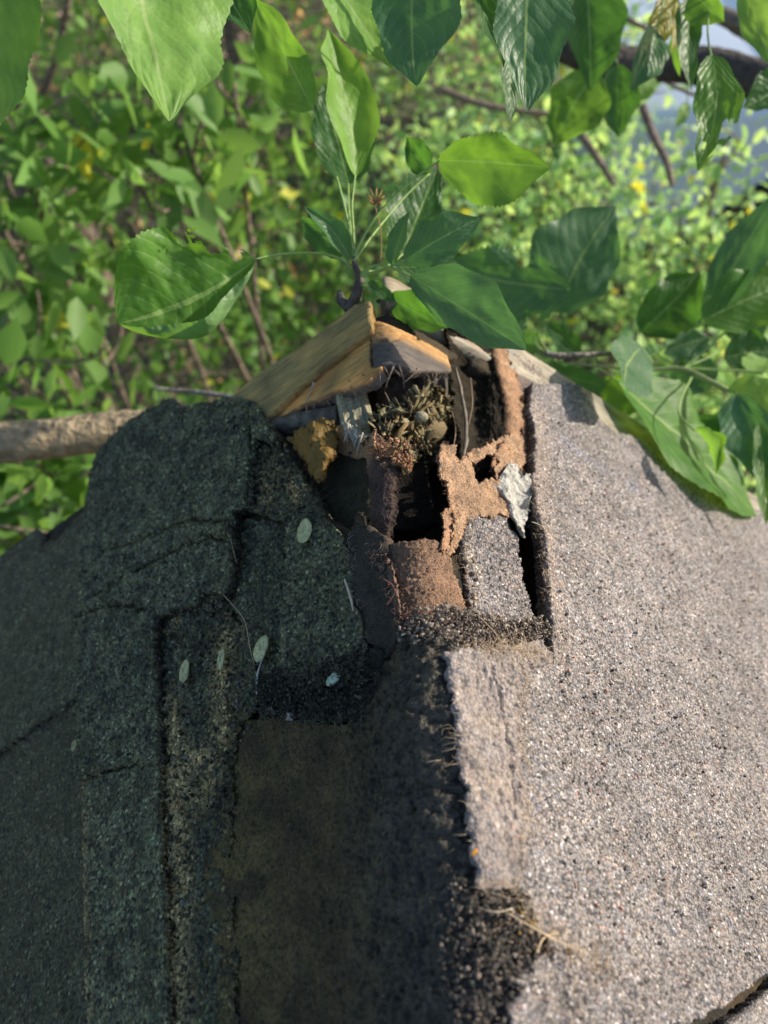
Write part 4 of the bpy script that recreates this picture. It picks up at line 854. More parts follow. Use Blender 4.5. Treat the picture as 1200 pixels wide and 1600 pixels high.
def leaf(root, b, t, wpx, mat='leaf', roll=0, sun_=0, stem=None, nrm=None, **kw):
    """b, t = (px, py, d) of base and tip; roll turns the blade about its midrib away from facing the lens"""
    p0, p1 = P(*b), P(*t); d = (b[2]+t[2])/2; w = wpx*d/FPX; tc = CC-(p0+p1)/2; tc /= np.linalg.norm(tc); T = (p1-p0)/np.linalg.norm(p1-p0)
    n0 = tc-T*(tc@T); n0 /= np.linalg.norm(n0); sd = np.cross(n0, T); nn = n0*math.cos(roll)+sd*math.sin(roll)
    if sun_: nn = nn+sun_*np.array(sdir); nn -= T*(nn@T); nn /= np.linalg.norm(nn); w /= max(.8, abs(nn@n0))
    if nrm is not None: nn = np.array(nrm, float)
    kw.setdefault('seed', int(b[0]*3+b[1]) % 997)
    if kw.pop('under', False): pass
    sd_ = kw['seed']; kw.setdefault('wavy', .11); kw.setdefault('side_bend', ((sd_*37) % 11-5)*.009); kw.setdefault('bend', ((sd_*53) % 11-4)*.009)
    big = wpx > 60; kw.setdefault('n', (60, 25) if big else (36, 15))
    if 'holes' in kw: kw['n'] = (110, 45)
    o = link('leaf', leaf_mesh(p0, p1, w, nn, **kw), MAT[mat], root)
    if stem:
        pts = [np.array(p0)+(p1-p0)*.02]+[P(*q) for q in stem]; tube('leaf_stalk', pts, [.0006, .0007, .0010], MAT['stem'], o, col=kw.get('sc', GRN) if False else GRN, sides=7, m=16)
    return o
J0 = (553, 408, .435)
tw = empty('leafy_twig', P(553, 470, .45), 'apple twig sprouting a fan of leaves right behind the roof peak', 'twig', 'apple twigs')
tube('twig_stem', [P(556, 500, .462), P(548, 482, .456), P(558, 458, .450), P(562, 436, .444), P(556, 418, .438), P(553, 400, .435)], [.0042, .0036, .0034, .0026, .0018, .0014], MAT['bark'], tw, (.13, .11, .10), 10, 24, rough=.10)
tube('bud_spur', [P(545, 482, .456), P(534, 470, .456), P(531, 455, .457)], [.0034, .003, .0016], MAT['bark'], tw, (.10, .09, .085), 8, 10, rough=.12)
tube('bud_spur', [P(566, 452, .448), P(580, 446, .446), P(590, 440, .446)], [.0016, .0012, .0008], MAT['stem'], tw, GRN, 6, 8)
leaf(tw, (490, 172, .445), (394, -8, .44), 80, 'leaf', fold=.25, stem=[(515, 240, .445), (540, 330, .44), J0], bend=-.03, pk=.42, roll=0, sun_=-0.55)
leaf(tw, (556, 278, .448), (512, 45, .44), 90, 'leaflight', fold=.42, stem=[(550, 320, .445), (552, 360, .44), J0], pk=.5, curl=(.7, .1), roll=0, sun_=1.0)
leaf(tw, (545, 290, .50), (505, 130, .50), 100, 'leafdark', roll=-.2, stem=[(546, 340, .47), J0])
leaf(tw, (683, 251, .425), (860, 262, .41), 104, 'leaf', roll=-.15, fold=.2, bend=.07, serr=.08, wavy=.10, stem=[(640, 285, .43), (590, 335, .435), (560, 385, .435), J0], seed=5, pk=.5, sun_=-0.35)
leaf(tw, (672, 272, .46), (636, 214, .46), 46, 'leafdark', roll=.3, stem=[(630, 310, .455), (580, 370, .44), J0], wavy=.14)
leaf(tw, (628, 400, .49), (684, 262, .50), 96, 'leafdark', roll=-.1, wavy=.12, stem=[(600, 420, .47), (575, 425, .45)], serr=.12)
leaf(tw, (548, 408, .430), (474, 322, .415), 50, 'leafblue', roll=-.35, fold=.5, bend=.06, curl=(.3, .6), side_bend=-.07)
leaf(tw, (536, 400, .445), (468, 340, .45), 44, 'leafdark', roll=.2)
leaf(tw, (400, 404, .415), (186, 505, .40), 225, 'leaf', roll=.15, fold=.10, bend=.03, side_bend=.06, wavy=.16, serr=.025, pk=.58, curl=(.25, 3.1), seed=22, asy=(1.12, 1.0), stem=[(440, 397, .42), (500, 396, .43), (538, 408, .436), (556, 425, .440)],
     holes=((.24, -.9, .10, .30), (.40, -.98, .05, .25), (.12, -.8, .05, .4)), tipsharp=.2)
leaf(tw, (612, 416, .435), (640, 330, .42), 34, 'leafblue', roll=.5, fold=.5, stem=[(590, 425, .438), (565, 430, .44)])
leaf(tw, (632, 408, .43), (752, 340, .42), 72, 'leafblue', roll=-.1, fold=.25, bend=.05, stem=[(600, 420, .436), (565, 430, .44)])
leaf(tw, (615, 416, .44), (715, 410, .445), 52, 'leafblue', roll=.2, fold=.2, stem=[(590, 425, .44), (565, 432, .44)])
leaf(tw, (640, 430, .425), (822, 547, .395), 96, 'leafblue', roll=.10, fold=.18, bend=.03, stem=[(610, 418, .432), (585, 415, .437), (562, 430, .44)], pk=.5, tipsharp=.6)
leaf(tw, (610, 462, .445), (700, 512, .44), 66, 'leafdark', roll=-.5, fold=.3, wavy=.1, stem=[(585, 452, .444), (565, 445, .444)])
leaf(tw, (575, 440, .442), (618, 470, .440), 26, 'leafdark', roll=.3)
a = Acc()
a.tube([P(594, 408, .44), P(596, 385, .44), P(594, 355, .438), P(588, 330, .436), P(586, 318, .436)], [.0003, .00035, .0003], (.30, .2, .09), 6, 14)
for k in range(9):
    an = k*.7; a.tube([P(586, 318, .436), P(586+9*math.cos(an), 314+9*math.sin(an)-3, .433), P(586+15*math.cos(an), 312+13*math.sin(an)-7, .436)], [.0004, .0005, .0001], (.38, .2, .08), 5, 6)
a.build('dried_blossom', MAT['straw'], tw)

# hanging leaves at the top
t1 = empty('leafy_twig', P(140, -160, .32), 'near twig dropping two large bright leaves into the top left corner', 'twig', 'apple twigs')
tube('twig_stem', [P(-60, -260, .33), P(60, -220, .32), P(180, -200, .31), P(300, -230, .31)], [.0022, .0018, .0012], MAT['bark'], t1, (.13, .11, .09), 8, 14)
leaf(t1, (15, -150, .315), (-8, 205, .300), 122, 'leaflight', fold=.15, serr=.05, stem=[(40, -190, .32), (60, -220, .32)], bend=-.02, pk=.5, roll=0, sun_=.45)
leaf(t1, (165, -180, .315), (264, 190, .300), 215, 'leaflight', fold=.18, serr=.03, pk=.42, stem=[(170, -200, .312)], bend=.02, roll=0, sun_=0.9)
leaf(t1, (276, -120, .34), (280, 92, .34), 70, 'leafdark', roll=1.0, fold=.2, stem=[(290, -190, .32)])
leaf(t1, (330, -60, .37), (392, 52, .36), 90, 'leafdark', roll=.2, stem=[(310, -150, .33), (290, -228, .31)])
t2 = empty('leafy_twig', P(600, -160, .40), 'twig above the peak hanging a row of long leaves over the top edge', 'twig', 'apple twigs')
tube('twig_stem', [P(400, -150, .40), P(520, -170, .40), P(700, -150, .40), P(900, -160, .40)], [.0022, .002, .0012], MAT['bark'], t2, (.13, .11, .09), 8, 14)
leaf(t2, (452, -110, .40), (614, 110, .395), 125, 'leaflight', fold=.15, stem=[(460, -155, .40)], pk=.48, bend=.02, roll=0, sun_=0.9)
leaf(t2, (655, -110, .385), (651, 135, .38), 142, 'leafblue', roll=-.15, fold=.12, stem=[(650, -152, .40)], pk=.45)
leaf(t2, (722, -40, .40), (787, 106, .40), 52, 'leafdark', roll=.6, fold=.5, stem=[(710, -148, .40)], side_bend=.08)
leaf(t2, (835, -90, .38), (824, 175, .385), 118, 'leafblue', roll=.15, fold=.2, stem=[(830, -155, .40)], pk=.48, wavy=.1, sun_=0.25)
leaf(t2, (800, 60, .44), (797, 195, .44), 42, 'leafdark', roll=.7, stem=[(800, -40, .43), (820, -155, .40)])
leaf(t2, (330, -70, .46), (300, 60, .47), 90, 'leafdark', roll=.3, stem=[(400, -150, .40)])
leaf(t2, (915, -40, .62), (922, 142, .64), 92, 'leafdark', roll=.2, stem=[(905, -160, .42)])
leaf(t2, (930, 112, .72), (866, 228, .74), 96, 'leaf', roll=-.2, stem=[(935, 60, .70), (925, -30, .62)])
leaf(t2, (965, 100, .72), (966, 215, .74), 62, 'leafdark', roll=.2, stem=[(950, 40, .7), (925, -30, .62)])
t3 = empty('leafy_twig', P(1080, -60, .56), 'twig in the top right corner with drooping narrow and yellowing leaves', 'twig', 'apple twigs')
tube('twig_stem', [P(960, -60, .56), P(1060, -40, .56), P(1160, -50, .56), P(1260, -30, .55)], [.0022, .002, .0016], MAT['bark'], t3, (.13, .11, .09), 8, 14)
leaf(t3, (1026, 48, .55), (984, 142, .54), 62, 'leafblue', roll=.5, fold=.3, stem=[(1035, 10, .55), (1045, -40, .56)], bend=.1)
leaf(t3, (1056, -8, .56), (1018, 84, .56), 50, 'leafyellow', roll=.4, fold=.2, stem=[(1058, -40, .56)])
leaf(t3, (1058, 0, .55), (1048, 84, .55), 26, 'leafyellow', roll=1.0, fold=.3)
leaf(t3, (1082, -10, .54), (1080, 142, .53), 50, 'leafdark', roll=.6, fold=.35, stem=[(1085, -40, .56)], side_bend=-.05)
leaf(t3, (1085, -5, .57), (1062, 120, .58), 36, 'leaf', roll=-.8)
leaf(t3, (1084, -16, .53), (1132, 34, .52), 54, 'leaf', roll=.1)
leaf(t3, (1112, 84, .50), (1090, 268, .49), 74, 'leaf', roll=.25, fold=.2, bend=.04, stem=[(1106, 50, .51), (1110, -40, .56)], holes=((.66, .7, .07, .5), (.80, -.5, .04, .3), (.84, .75, .05, .3)), side_bend=.07, wavy=.12)
leaf(t3, (1168, -40, .50), (1218, 110, .50), 62, 'leaflight', roll=.2, stem=[(1165, -48, .55)])
leaf(t3, (1250, 120, .58), (1160, 168, .58), 64, 'leafdark', roll=0, stem=[(1270, 60, .56), (1255, -30, .55)])
leaf(t3, (1022, 118, .86), (984, 165, .86), 44, 'leaflight', roll=.1, stem=[(1040, 60, .7), (1045, -40, .57)])
leaf(t3, (1074, 160, .86), (1055, 200, .86), 20, 'leaflight', roll=.4, stem=[(1076, 80, .7), (1075, -40, .57)])

# right-hand twig that leans over the roof
t4 = empty('leafy_twig', P(1065, 576, 0.635), 'leafy twig leaning in from the right over the sunlit roof edge', 'twig', 'apple twigs')
tube('twig_stem', [P(880, 568, 0.660), P(960, 574, 0.648), P(1010, 578, 0.641), P(1065, 576, 0.635), P(1110, 596, 0.616), P(1150, 618, 0.603), P(1290, 700, 0.584)], [.0010, .0014, .0017, .0020, .0022, .0025], MAT['stem'], t4, (.34, .38, .14), 9, 30)
tube('twig_stem', [P(1065, 576, 0.635), P(1105, 545, 0.635), P(1140, 516, 0.635), P(1240, 470, 0.635)], [.0010, .0010, .0009], MAT['stem'], t4, GRN, 8, 14)
tube('twig_stem', [P(1062, 574, 0.635), P(1120, 578, 0.635), P(1185, 580, 0.635), P(1260, 584, 0.635)], [.0010, .0009, .0008], MAT['stem'], t4, GRN, 8, 14)
JR = (1065, 576, 0.635)
leaf(t4, (966, 597, roof_d(966, 604)-.050), (1182, 806, roof_d(1182, 815)-.035), 215, 'leafvivid', nrm=(.60, -.1, .78), fold=.16, bend=.02, serr=.05, wavy=.10, stem=[(950, 585, .62), (935, 576, .648)], pk=.45)
leaf(t4, (1085, 672, 0.546), (1118, 742, 0.527), 62, 'leaf', roll=1.0, fold=.5, curl=(1.4, 1.0), bend=.15, stem=[(1060, 640, 0.572), (1080, 590, 0.622)])
leaf(t4, (1138, 606, 0.603), (1250, 640, 0.584), 76, 'leaflight', roll=-.2, fold=.2, sun_=0.8)
leaf(t4, (1152, 616, 0.597), (1206, 765, 0.559), 82, 'leafblue', roll=.2, fold=.3)
leaf(t4, (1186, 660, 0.572), (1196, 820, 0.546), 44, 'leaf', roll=.4)
leaf(t4, (1096, 502, 0.635), (1240, 438, 0.635), 98, 'leaf', roll=.1, fold=.18, bend=.04, stem=[(1060, 530, 0.641), (1010, 560, 0.641)])
leaf(t4, (1104, 492, 0.641), (1222, 292, 0.635), 78, 'leafblue', roll=.35, fold=.25, stem=[(1090, 505, 0.641)])
leaf(t4, (1000, 520, 0.686), (1094, 425, 0.673), 110, 'leafdark', roll=-.2, fold=.25, curl=(.9, .2), wavy=.1, stem=[(1030, 555, 0.660), JR])
leaf(t4, (1108, 528, 0.660), (1036, 552, 0.660), 48, 'leafblue', roll=.1, stem=[(1120, 550, 0.648), JR])
leaf(t4, (1122, 578, 0.673), (1040, 604, 0.686), 66, 'leafblue', roll=-.1)
leaf(t4, (1130, 560, 0.699), (1215, 548, 0.699), 70, 'leafdark', roll=.2)
leaf(t4, (1200, 500, 0.711), (1130, 520, 0.711), 60, 'leafdark', roll=.4)
leaf(t4, (1170, 580, 0.635), (1200, 560, 0.660), 50, 'leaflight', roll=.6)
leaf(t4, (948, 604, 0.660), (818, 576, 0.673), 56, 'leafblue', roll=.25, fold=.2, stem=[(956, 590, 0.654)])
leaf(t4, (944, 590, 0.699), (1010, 640, 0.711), 60, 'leaf', roll=-.2)
leaf(t4, (1080, 650, 0.711), (1120, 740, 0.762), 80, 'leafdark', roll=.2)
leaf(t4, (1130, 640, 0.711), (1130, 760, 0.762), 70, 'leafdark', roll=-.5)
leaf(t4, (1120, 700, 0.635), (1150, 790, 0.635), 40, 'leafdark', roll=.6)
leaf(t4, (870, 488, 0.641), (962, 322, 0.635), 140, 'leafblue', roll=-.12, fold=.15, pk=.42, stem=[(860, 500, 0.648), (835, 535, 0.660), (880, 566, 0.660)], bend=.03)
leaf(t4, (892, 452, 0.622), (686, 412, 0.610), 128, 'leafblue', roll=.1, fold=.12, pk=.45, wavy=.12, serr=.10, stem=[(868, 478, 0.635), (840, 520, 0.648), (870, 566, 0.660)], holes=((.40, -.9, .09, .35), (.22, .85, .05, .2), (.5, .5, .02, .08)))
leaf(t4, (845, 520, 0.660), (790, 548, 0.686), 44, 'leafblue', roll=.5)
leaf(t4, (905, 560, 0.699), (850, 500, 0.711), 40, 'leafdark', roll=-.4)
_o = np.array(sdir)*.052; _b = PR(905, 596, 0)+_o; _t = PR(866, 672, 0)+_o; _d = lambda q: (float(proj(q)[0]), float(proj(q)[1]), float((q-CC)@CF))
leaf(t4, _d(_b), _d(_t), 100, 'leafblue', nrm=np.array(sdir)*.8+np.array([0, -.3, .5]), fold=.15, stem=[(1020, 566, .64)])
o = tube('bare_twig', [P(850, 552, .56), P(880, 556, .56), P(930, 554, .56), P(985, 549, .565)], [.0022, .0026, .002, .0012], MAT['bark'], None, (.26, .22, .19), 8, 20, rough=.06); tag(o, 'bare grey twig just beyond the right roof edge', 'twig')
o = tube('bare_twig', [P(240, 606, .72), P(275, 610, .72), P(320, 614, .71), P(370, 622, .70)], [.0015, .0022, .0026], MAT['bark'], None, (.28, .26, .24), 8, 20, rough=.06); tag(o, 'bare grey twig just beyond the left rake board', 'twig')

# ================================================================== APPLE TREE LIMBS AND TREES BEHIND
def limb(name, pts, r, col, label, cat='branch', mat='bark', sides=14, rough=.03, group=None):
    o = tube(name, [P(*q) for q in pts], r, MAT[mat], None, col, sides, 40, rough=rough); tag(o, label, cat, group); return o
limb('tree_limb', [(-160, 705, .66), (0, 692, .66), (100, 683, .665), (190, 672, .67), (300, 662, .68), (420, 655, .74)], [.019, .0185, .0175, .017, .016, .014], (.36, .28, .17), 'thick pale brown limb passing behind the left roof corner')
limb('tree_limb', [(860, 62, 1.0), (960, 98, 1.02), (1060, 100, 1.02), (1140, 112, 1.0), (1290, 165, .95)], [.020, .022, .023, .024, .026], (.085, .07, .06), 'dark thick limb crossing the top right corner')
limb('tree_limb', [(1090, 10, 1.05), (1140, 30, 1.03), (1180, 52, 1.02), (1290, 95, 1.0)], [.010, .012, .013], (.22, .17, .13), 'thinner pale limb above the dark one at the top right')
for q, r, lb in (([(1003, 165, 1.5), (1022, 215, 1.5), (1040, 250, 1.5), (1050, 290, 1.5)], .009, 'slim pale branch in front of the blue car'),
                 ([(905, 205, 1.5), (935, 250, 1.5), (960, 290, 1.5)], .008, 'slim dark branch above the big right-hand leaves'),
                 ([(690, 140, 2.0), (760, 165, 2.0), (870, 180, 2.0)], .010, 'thin horizontal branch between the hanging leaves'),
                 ([(640, 240, 2.0), (700, 275, 2.0), (820, 300, 2.0)], .010, 'thin pinkish branch behind the serrated leaf'),
                 ([(880, -20, 1.0), (960, 20, 1.0), (1010, 45, 1.0)], .004, 'wiry dark twig in the upper right'),
                 ([(1040, 128, 1.2), (1090, 150, 1.2), (1150, 165, 1.2)], .003, 'hair-thin dark twig under the thick dark limb')):
    limb('tree_branch', q, [r, r*.9, r*.7], (.26, .19, .15), lb, sides=8, group='thin branches behind the leaves')

def leafcloud(name, centers, nper, spread, ll, mat, parent, colfn, seed=0, flat=.5, mean=None):
    """many small folded leaves; one mesh for one crown"""
    rg = np.random.default_rng(seed); centers = np.asarray(centers); n = len(centers)*nper
    C0 = np.repeat(centers, nper, 0)+rg.normal(0, 1, (n, 3))*spread
    t = rg.normal(0, 1, (n, 3)); t[:, 2] -= .5; t /= np.linalg.norm(t, axis=1, keepdims=True)
    nr = rg.normal(0, 1, (n, 3)); nr[:, 2] += .9; nr[:, 0] += .3; s = np.cross(nr, t); s /= np.linalg.norm(s, axis=1, keepdims=True)+1e-9; nn = np.cross(t, s)
    L = (ll*rg.uniform(.6, 1.25, n))[:, None]; W = L*rg.uniform(.40, .58, (n, 1))*.5
    f = .25*W
    p = [C0, C0+t*L*.22+s*W*.8+nn*f, C0+t*L*.55+s*W+nn*f, C0+t*L, C0+t*L*.55-s*W+nn*f, C0+t*L*.22-s*W*.8+nn*f, C0+t*L*.5-nn*f*.2]
    V = np.stack(p, 1).reshape(-1, 3); b = (np.arange(n)*7)[:, None]
    Tq = np.concatenate([b+np.array([[0, 1, 2, 6]]), b+np.array([[6, 2, 3, 4]])[:, [0, 1, 2, 2]][:, [0, 1, 2, 3]]], 0) if False else None
    T = np.concatenate([b+np.array([[0, 1, 6]]), b+np.array([[1, 2, 6]]), b+np.array([[2, 3, 6]]), b+np.array([[3, 4, 6]]), b+np.array([[4, 5, 6]]), b+np.array([[5, 0, 6]])], 0)
    col = np.repeat(colfn(rg, n), 7, 0)
    return link(name, np_mesh(name, V, T, col, smooth=False), MAT[mat], parent)
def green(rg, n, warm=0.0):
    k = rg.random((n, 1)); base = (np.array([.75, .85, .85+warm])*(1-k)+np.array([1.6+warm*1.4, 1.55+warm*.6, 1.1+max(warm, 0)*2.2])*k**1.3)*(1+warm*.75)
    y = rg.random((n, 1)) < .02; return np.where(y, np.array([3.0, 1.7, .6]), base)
def shrub(px, py, d, rad, nclump, nper, ll, label, name='shrub', zs=1.0, seed=0, warm=0, stems=5, cat='shrub', group='shrubs behind the playhouse', trunk_r=.008, spread=.07):
    c = P(px, py, d); gz = -1.98; root = empty(name, (c[0], c[1], gz), label, cat, group)
    rg = np.random.default_rng(seed+50); u = rg.normal(0, 1, (nclump, 3)); u /= np.linalg.norm(u, axis=1, keepdims=True); r = rg.random((nclump, 1))**.4
    cen = c+u*r*np.array([rad, rad, rad*zs]); cen[:, 2] = np.maximum(cen[:, 2], gz+.05)
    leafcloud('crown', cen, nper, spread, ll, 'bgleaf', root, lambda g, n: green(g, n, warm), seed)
    a = Acc()
    for k in range(stems):
        e = cen[k % nclump]; b = np.array([c[0]+rg.normal(0, .06), c[1]+rg.normal(0, .06), gz-.05]); m_ = (b+e)/2+rg.normal(0, .06, 3); a.tube([b, m_, e], [trunk_r*1.4, trunk_r, trunk_r*.4], (.22, .17, .13), 6, 12)
    for k in range(nclump//2):
        e = cen[k % nclump]+rg.normal(0, spread, 3); b = c+(cen[k % nclump]-c)*.3+rg.normal(0, .05, 3); a.tube([b, (b+e)/2+rg.normal(0, .03, 3), e], [trunk_r*.4, trunk_r*.2], (.24, .18, .14), 4, 6)
    a.build('stems', MAT['barkbig'], root)
    return root
# left: broad apple-like shrubs close behind; right: lighter, finer leaved ones further away
spec = [
 (60, 620, 1.25, 0.190, 24, 8, 0.066, 'bright green leafy shrub low at the left edge'),
 (80, 790, 1.10, 0.146, 24, 8, 0.069, 'leafy shrub seen between the limb and the left shingle'),
 (50, 300, 1.15, 0.179, 23, 8, 0.064, 'shrub with broad leaves at the left edge halfway up the foliage'),
 (290, 230, 1.2, 0.146, 18, 8, 0.066, 'broad-leaved shrub above the big curled leaf'),
 (120, 400, 1.5, 0.190, 21, 8, 0.062, 'broad-leaved shrub left of the big curled leaf'),
 (330, 560, 2.2, 0.291, 46, 11, 0.053, 'shrub with small leaves behind the left rake board'),
 (450, 440, 2.4, 0.291, 40, 11, 0.052, 'small-leaved shrub left of the twig stem'),
 (440, 230, 2.3, 0.269, 34, 10, 0.063, 'shrub in the upper middle left behind the yellow-green leaves'),
 (640, 330, 2.6, 0.291, 46, 11, 0.052, 'shrub directly above the roof peak'),
 (790, 330, 2.4, 0.336, 71, 13, 0.041, 'fine-leaved shrub right of the peak'),
 (740, 120, 3.0, 0.381, 52, 12, 0.052, 'pale shrub behind the hanging blue-green leaves'),
 (950, 330, 2.3, 0.314, 71, 13, 0.039, 'fine pale shrub behind the large blue-green leaf'),
 (880, 500, 2.0, 0.291, 62, 13, 0.039, 'light green shrub just beyond the right roof edge'),
 (1080, 420, 1.9, 0.190, 52, 13, 0.037, 'fine yellow-green shrub below the blue car'),
 (930, 110, 2.8, 0.291, 52, 12, 0.048, 'sunny shrub left of the blue car'),
 (1140, 640, 1.5, 0.246, 46, 12, 0.046, 'dark shrub under the leaning twig at the right'),
 (150, 60, 3.4, 0.403, 40, 11, 0.057, 'shaded shrub far off in the top left corner'),
 (560, 20, 3.6, 0.504, 55, 12, 0.057, 'distant shrub behind the top middle leaves'),
 (1140, 235, 1.7, 0.062, 9, 10, 0.039, 'small pale sprig standing in front of the blue car'),
]
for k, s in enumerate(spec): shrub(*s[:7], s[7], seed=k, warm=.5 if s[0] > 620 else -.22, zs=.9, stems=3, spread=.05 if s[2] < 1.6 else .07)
# trees with trunks
def tree(px, py, d, r, lean, label, seed, hgt=3.2, crown_r=.9, cz=1.6, nclump=60, col=(.20, .15, .12)):
    b = P(px, py, d); k = (-2.02-CC[2])/(b[2]-CC[2]); b = CC+(b-CC)*k; rg = np.random.default_rng(seed+9)
    root = empty('tree', b, label, 'tree', 'trees behind the playhouse'); top = b+np.array([lean[0], lean[1], hgt])
    tube('trunk', [b-[0, 0, .1], b+np.array([lean[0]*.2+.03, lean[1]*.3, hgt*.3]), b+np.array([lean[0]*.6-.03, lean[1]*.6, hgt*.65]), top], [r*1.15, r, r*.8, r*.3], MAT['barkbig'], root, col, 14, 40, rough=.05)
    c = b+np.array([lean[0]*.8, lean[1]*.8, cz+hgt*.4]); u = rg.normal(0, 1, (nclump, 3)); u /= np.linalg.norm(u, axis=1, keepdims=True); cen = c+u*rg.random((nclump, 1))**.4*np.array([crown_r, crown_r, crown_r*.8])
    a = Acc()
    for q in range(nclump//2):
        s = b+(top-b)*rg.uniform(.35, .95); a.tube([s, (s+cen[q])/2+rg.normal(0, .08, 3), cen[q]], [r*.3, r*.18, r*.08], np.array(col)*1.1, 5, 8)
    a.build('branches', MAT['barkbig'], root)
    leafcloud('crown', cen, 34, .16, .07, 'bgleaf', root, green, seed)
    return root
tree(215, 640, 3, .055, (-.15, .1), 'slender tree with a sun-flecked trunk left of the big curled leaf', 1, cz=1.2)
tree(110, 480, 3, .040, (-.1, .1), 'thin-trunked tree near the left edge', 2, cz=1.3)
tree(400, 360, 3, .045, (-.05, .2), 'thin tree behind the left side of the leafy twig', 3, cz=1.2)
tree(290, 200, 3, .11, (.1, .3), 'thicker tree at the back left of the clearing', 4, hgt=4, crown_r=1.4, cz=1.5, nclump=80)
tree(690, 80, 3, .07, (.4, .4), 'far tree behind the top middle leaves', 5, hgt=4, crown_r=1.4, cz=1.5, nclump=80)
tree(20, 100, 3, .12, (.1, .3), 'stout tree in the far top left corner', 6, hgt=4, crown_r=1.4, cz=1.5, nclump=80)
def shade_tree(x, y, r, hgt, cr, cz, label, seed, nc):  # unseen trees, added to throw dappled shade over the background
    root = empty('tree', (x, y, -2.0), label, 'tree', 'trees added out of view for dappled shade'); b = np.array([x, y, -2.0]); rg = np.random.default_rng(seed)
    tube('trunk', [b-[0, 0, .1], b+[.05, 0, hgt*.4], b+[-.05, .05, hgt*.8], b+[0, 0, hgt]], [r*1.2, r, r*.7, r*.3], MAT['barkbig'], root, (.2, .15, .12), 14, 30, rough=.05)
    u = rg.normal(0, 1, (nc, 3)); u /= np.linalg.norm(u, axis=1, keepdims=True); cen = b+[0, 0, cz]+u*rg.random((nc, 1))**.4*np.array([cr, cr, cr*.9])
    a = Acc()
    for q in range(nc//3):
        s0 = b+[0, 0, hgt*rg.uniform(.3, .95)]; a.tube([s0, (s0+cen[q])/2+rg.normal(0, .08, 3), cen[q]], [r*.3, r*.2, r*.08], (.2, .16, .12), 5, 8)
    a.build('branches', MAT['barkbig'], root); leafcloud('crown', cen, 36, .15, .08, 'bgleaf', root, green, seed)
if False: shade_tree(3.1, 3.0, .07, 3.4, .85, 2.1, 'tree added out of view right of the clearing to dapple the light', 31, 52)
shade_tree(3.6, 5.2, .08, 4.0, 1.1, 2.4, 'taller tree added out of view right of the clearing to dapple the light', 32, 70)
if False: shade_tree(1.9, 4.4, .05, 2.9, .55, 2.0, 'young tree added out of view behind the blue car to dapple the light', 33, 30)
# fallen sticks
proto = None
rg = np.random.default_rng(77)
for k in range(16):
    px, py = rg.uniform(0, 1150), rg.uniform(20, 560); q = P(px, py, 1); kk = (-1.9-CC[2])/(q[2]-CC[2]); q = CC+(q-CC)*kk
    if q[1] > 9: continue
    if proto is None:
        proto = tube('fallen_stick', [np.array([-.35, 0, 0]), np.array([-.1, .03, .03]), np.array([.15, -.03, .05]), np.array([.4, .02, .0])], [.012, .010, .006], MAT['barkbig'], None, (.42, .31, .25), 7, 16, rough=.05); o = proto
        tag(o, 'dry pinkish stick lying on the leaf litter among the shrubs behind the playhouse', 'stick', 'fallen sticks on the leaf litter')
    else: o = proto.copy(); COL.objects.link(o)
    o.location = q; o.rotation_euler = (0, rg.uniform(-.5, .5), rg.uniform(0, 6.28)); o.scale = (rg.uniform(.7, 1.6),)*3
# leaf litter and low plants
rg = np.random.default_rng(5)
cen = np.stack([rg.uniform(-6, 6, 3200), rg.uniform(.8, 10, 3200), np.full(3200, -1.95)], 1)
o = leafcloud('leaf_litter', cen, 3, .12, .06, 'bgleaf', None, lambda g, n: np.array([[3.6, 1.35, 2.2]])*g.uniform(.5, 1.1, (n, 1)), 3); tag(o, 'dry pinkish leaf litter under the shrubs', 'leaf litter', kind='stuff')
cen = np.stack([rg.uniform(-6, 6, 3000), rg.uniform(.6, 10, 3000), -1.95+rg.random(3000)**2*.22], 1); cen = cen[fbm(cen[:, 0]+20, cen[:, 1]+20, .9, 3, 4) > .38]
o = leafcloud('ground_cover', cen, 9, .10, .055, 'bgleaf', None, green, 4); tag(o, 'low green ground cover plants', 'ground cover', kind='stuff')

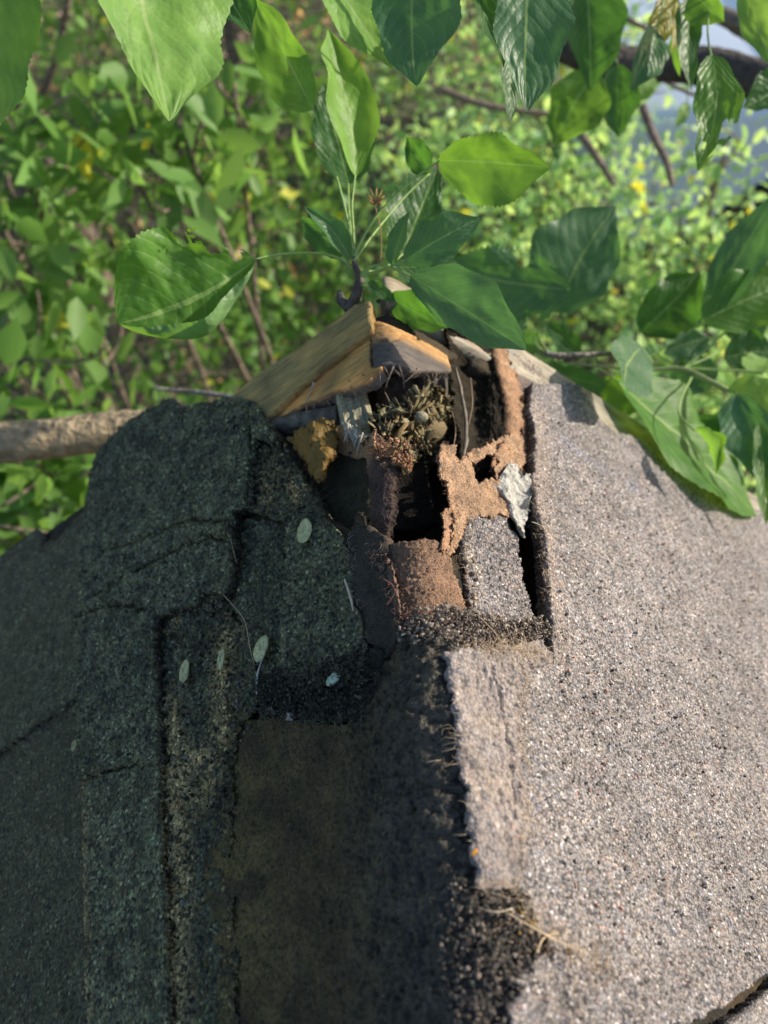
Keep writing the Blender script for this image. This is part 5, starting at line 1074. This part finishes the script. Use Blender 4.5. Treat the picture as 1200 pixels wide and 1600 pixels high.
# ================================================================== PARKED CAR (seen through the leaves at the top right)
def mk_car():
    paint = plain('blue_car_paint', (.74, .80, .95), rough=.3, bscale=3, var=.03, spec=.6); glass = plain('car_glass', (.012, .018, .03), rough=.05, var=0, spec=.8); tyre = plain('tyre', (.02, .02, .02), rough=.9)
    chrome = plain('bright_trim', (.6, .62, .65), rough=.2, metal=1, var=0)
    pt = P(1085, 150, 1); pt = CC+(pt-CC)*(-1.07-CC[2])/(pt[2]-CC[2]); ang = -.12; ca, sa = math.cos(ang), math.sin(ang)
    root = empty('parked_car', (pt[0]+1.9*ca-.88*sa, pt[1]+1.9*sa+.88*ca, -2.0), 'pale blue parked car glimpsed through leaves at the top right', 'car')
    def W(x, y, z): return (root.location[0]+x*ca-y*sa, root.location[1]+x*sa+y*ca, -2.0+z)
    prof = [(-2.15, .28), (-2.2, .55), (-2.1, .85), (-1.5, .93), (-1.0, .97), (1.2, .97), (1.9, .93), (2.15, .80), (2.2, .5), (2.1, .25)]
    cab = [(-1.15, .97), (-.55, 1.42), (.75, 1.44), (1.45, .97)]
    def loft(name, pr, w, inset, mat, par=root, tumble=0):
        n = len(pr); V = []
        zs = [z for _, z in pr]; z0, z1 = min(zs), max(zs)
        for yy, k_ in ((-w, 1), (-w+inset, 0), (w-inset, 0), (w, 1)):
            for x, z in pr:
                sq = (z-z0)/(z1-z0+1e-9); y2 = yy-np.sign(yy)*tumble*sq; xx = x*(1-.03*k_); zz = z-(.04*k_ if z > z0+.1 else -.02*k_); V.append(W(xx, y2, zz))
        F = [[i+r*n, (i+1) % n+r*n, (i+1) % n+(r+1)*n, i+(r+1)*n] for r in range(3) for i in range(n)]+[list(range(n)), list(range(3*n, 4*n))[::-1]]
        me = bpy.data.meshes.new(name); me.from_pydata(V, [], F); bm = bmesh.new(); bm.from_mesh(me); bmesh.ops.recalc_face_normals(bm, faces=bm.faces); bm.to_mesh(me); bm.free()
        o = link(name, me, mat, par); md = o.modifiers.new('b', 'BEVEL'); md.width = .03; md.segments = 3; md.limit_method = 'ANGLE'
        me.polygons.foreach_set('use_smooth', np.ones(len(me.polygons), bool)); return o
    loft('body', prof, .88, .05, paint); loft('cabin', cab, .80, .04, glass, tumble=.14)
    loft('roof', [(-.52, 1.41), (-.45, 1.47), (.68, 1.48), (.76, 1.43)], .66, .05, paint)
    for x in (-1.35, 1.4):
        for s in (-1, 1):
            an = np.linspace(0, 2*math.pi, 28, endpoint=False)
            def disc(name, r, y0, y1, mat, par):
                V = [W(x+r*math.cos(a), y, .31+r*math.sin(a)) for y in (y0, y1) for a in an]; m = len(an)
                me = bpy.data.meshes.new(name); me.from_pydata(V, [], [list(range(m))[::-1], list(range(m, 2*m))]+[[i, (i+1) % m, m+(i+1) % m, m+i] for i in range(m)]); return link(name, me, mat, par)
            w_ = disc('wheel', .31, s*.70, s*.895, tyre, root); disc('rim', .19, s*.70, s*.905, chrome, w_)
    for x in (-.15, .1):
        V, Q = box_geo(W(x*6, -.905, .80), np.array([[ca, sa, 0], [-sa, ca, 0], [0, 0, 1.0]]), (.09, .018, .014)); a = Acc(); a.add(V, Q); a.build('door_handle', chrome, root, smooth=False)
    V, Q = box_geo(W(.1, -.892, .62), np.array([[ca, sa, 0], [-sa, ca, 0], [0, 0, 1.0]]), (.9, .012, .02)); a = Acc(); a.add(V, Q); a.build('side_trim', chrome, root, smooth=False)
    for s in (-1, 1):
        V, Q = box_geo(W(-2.16, s*.62, .68), np.array([[ca, sa, 0], [-sa, ca, 0], [0, 0, 1.0]]), (.03, .16, .07)); a = Acc(); a.add(V, Q); a.build('headlight', chrome, root, smooth=False)
mk_car()
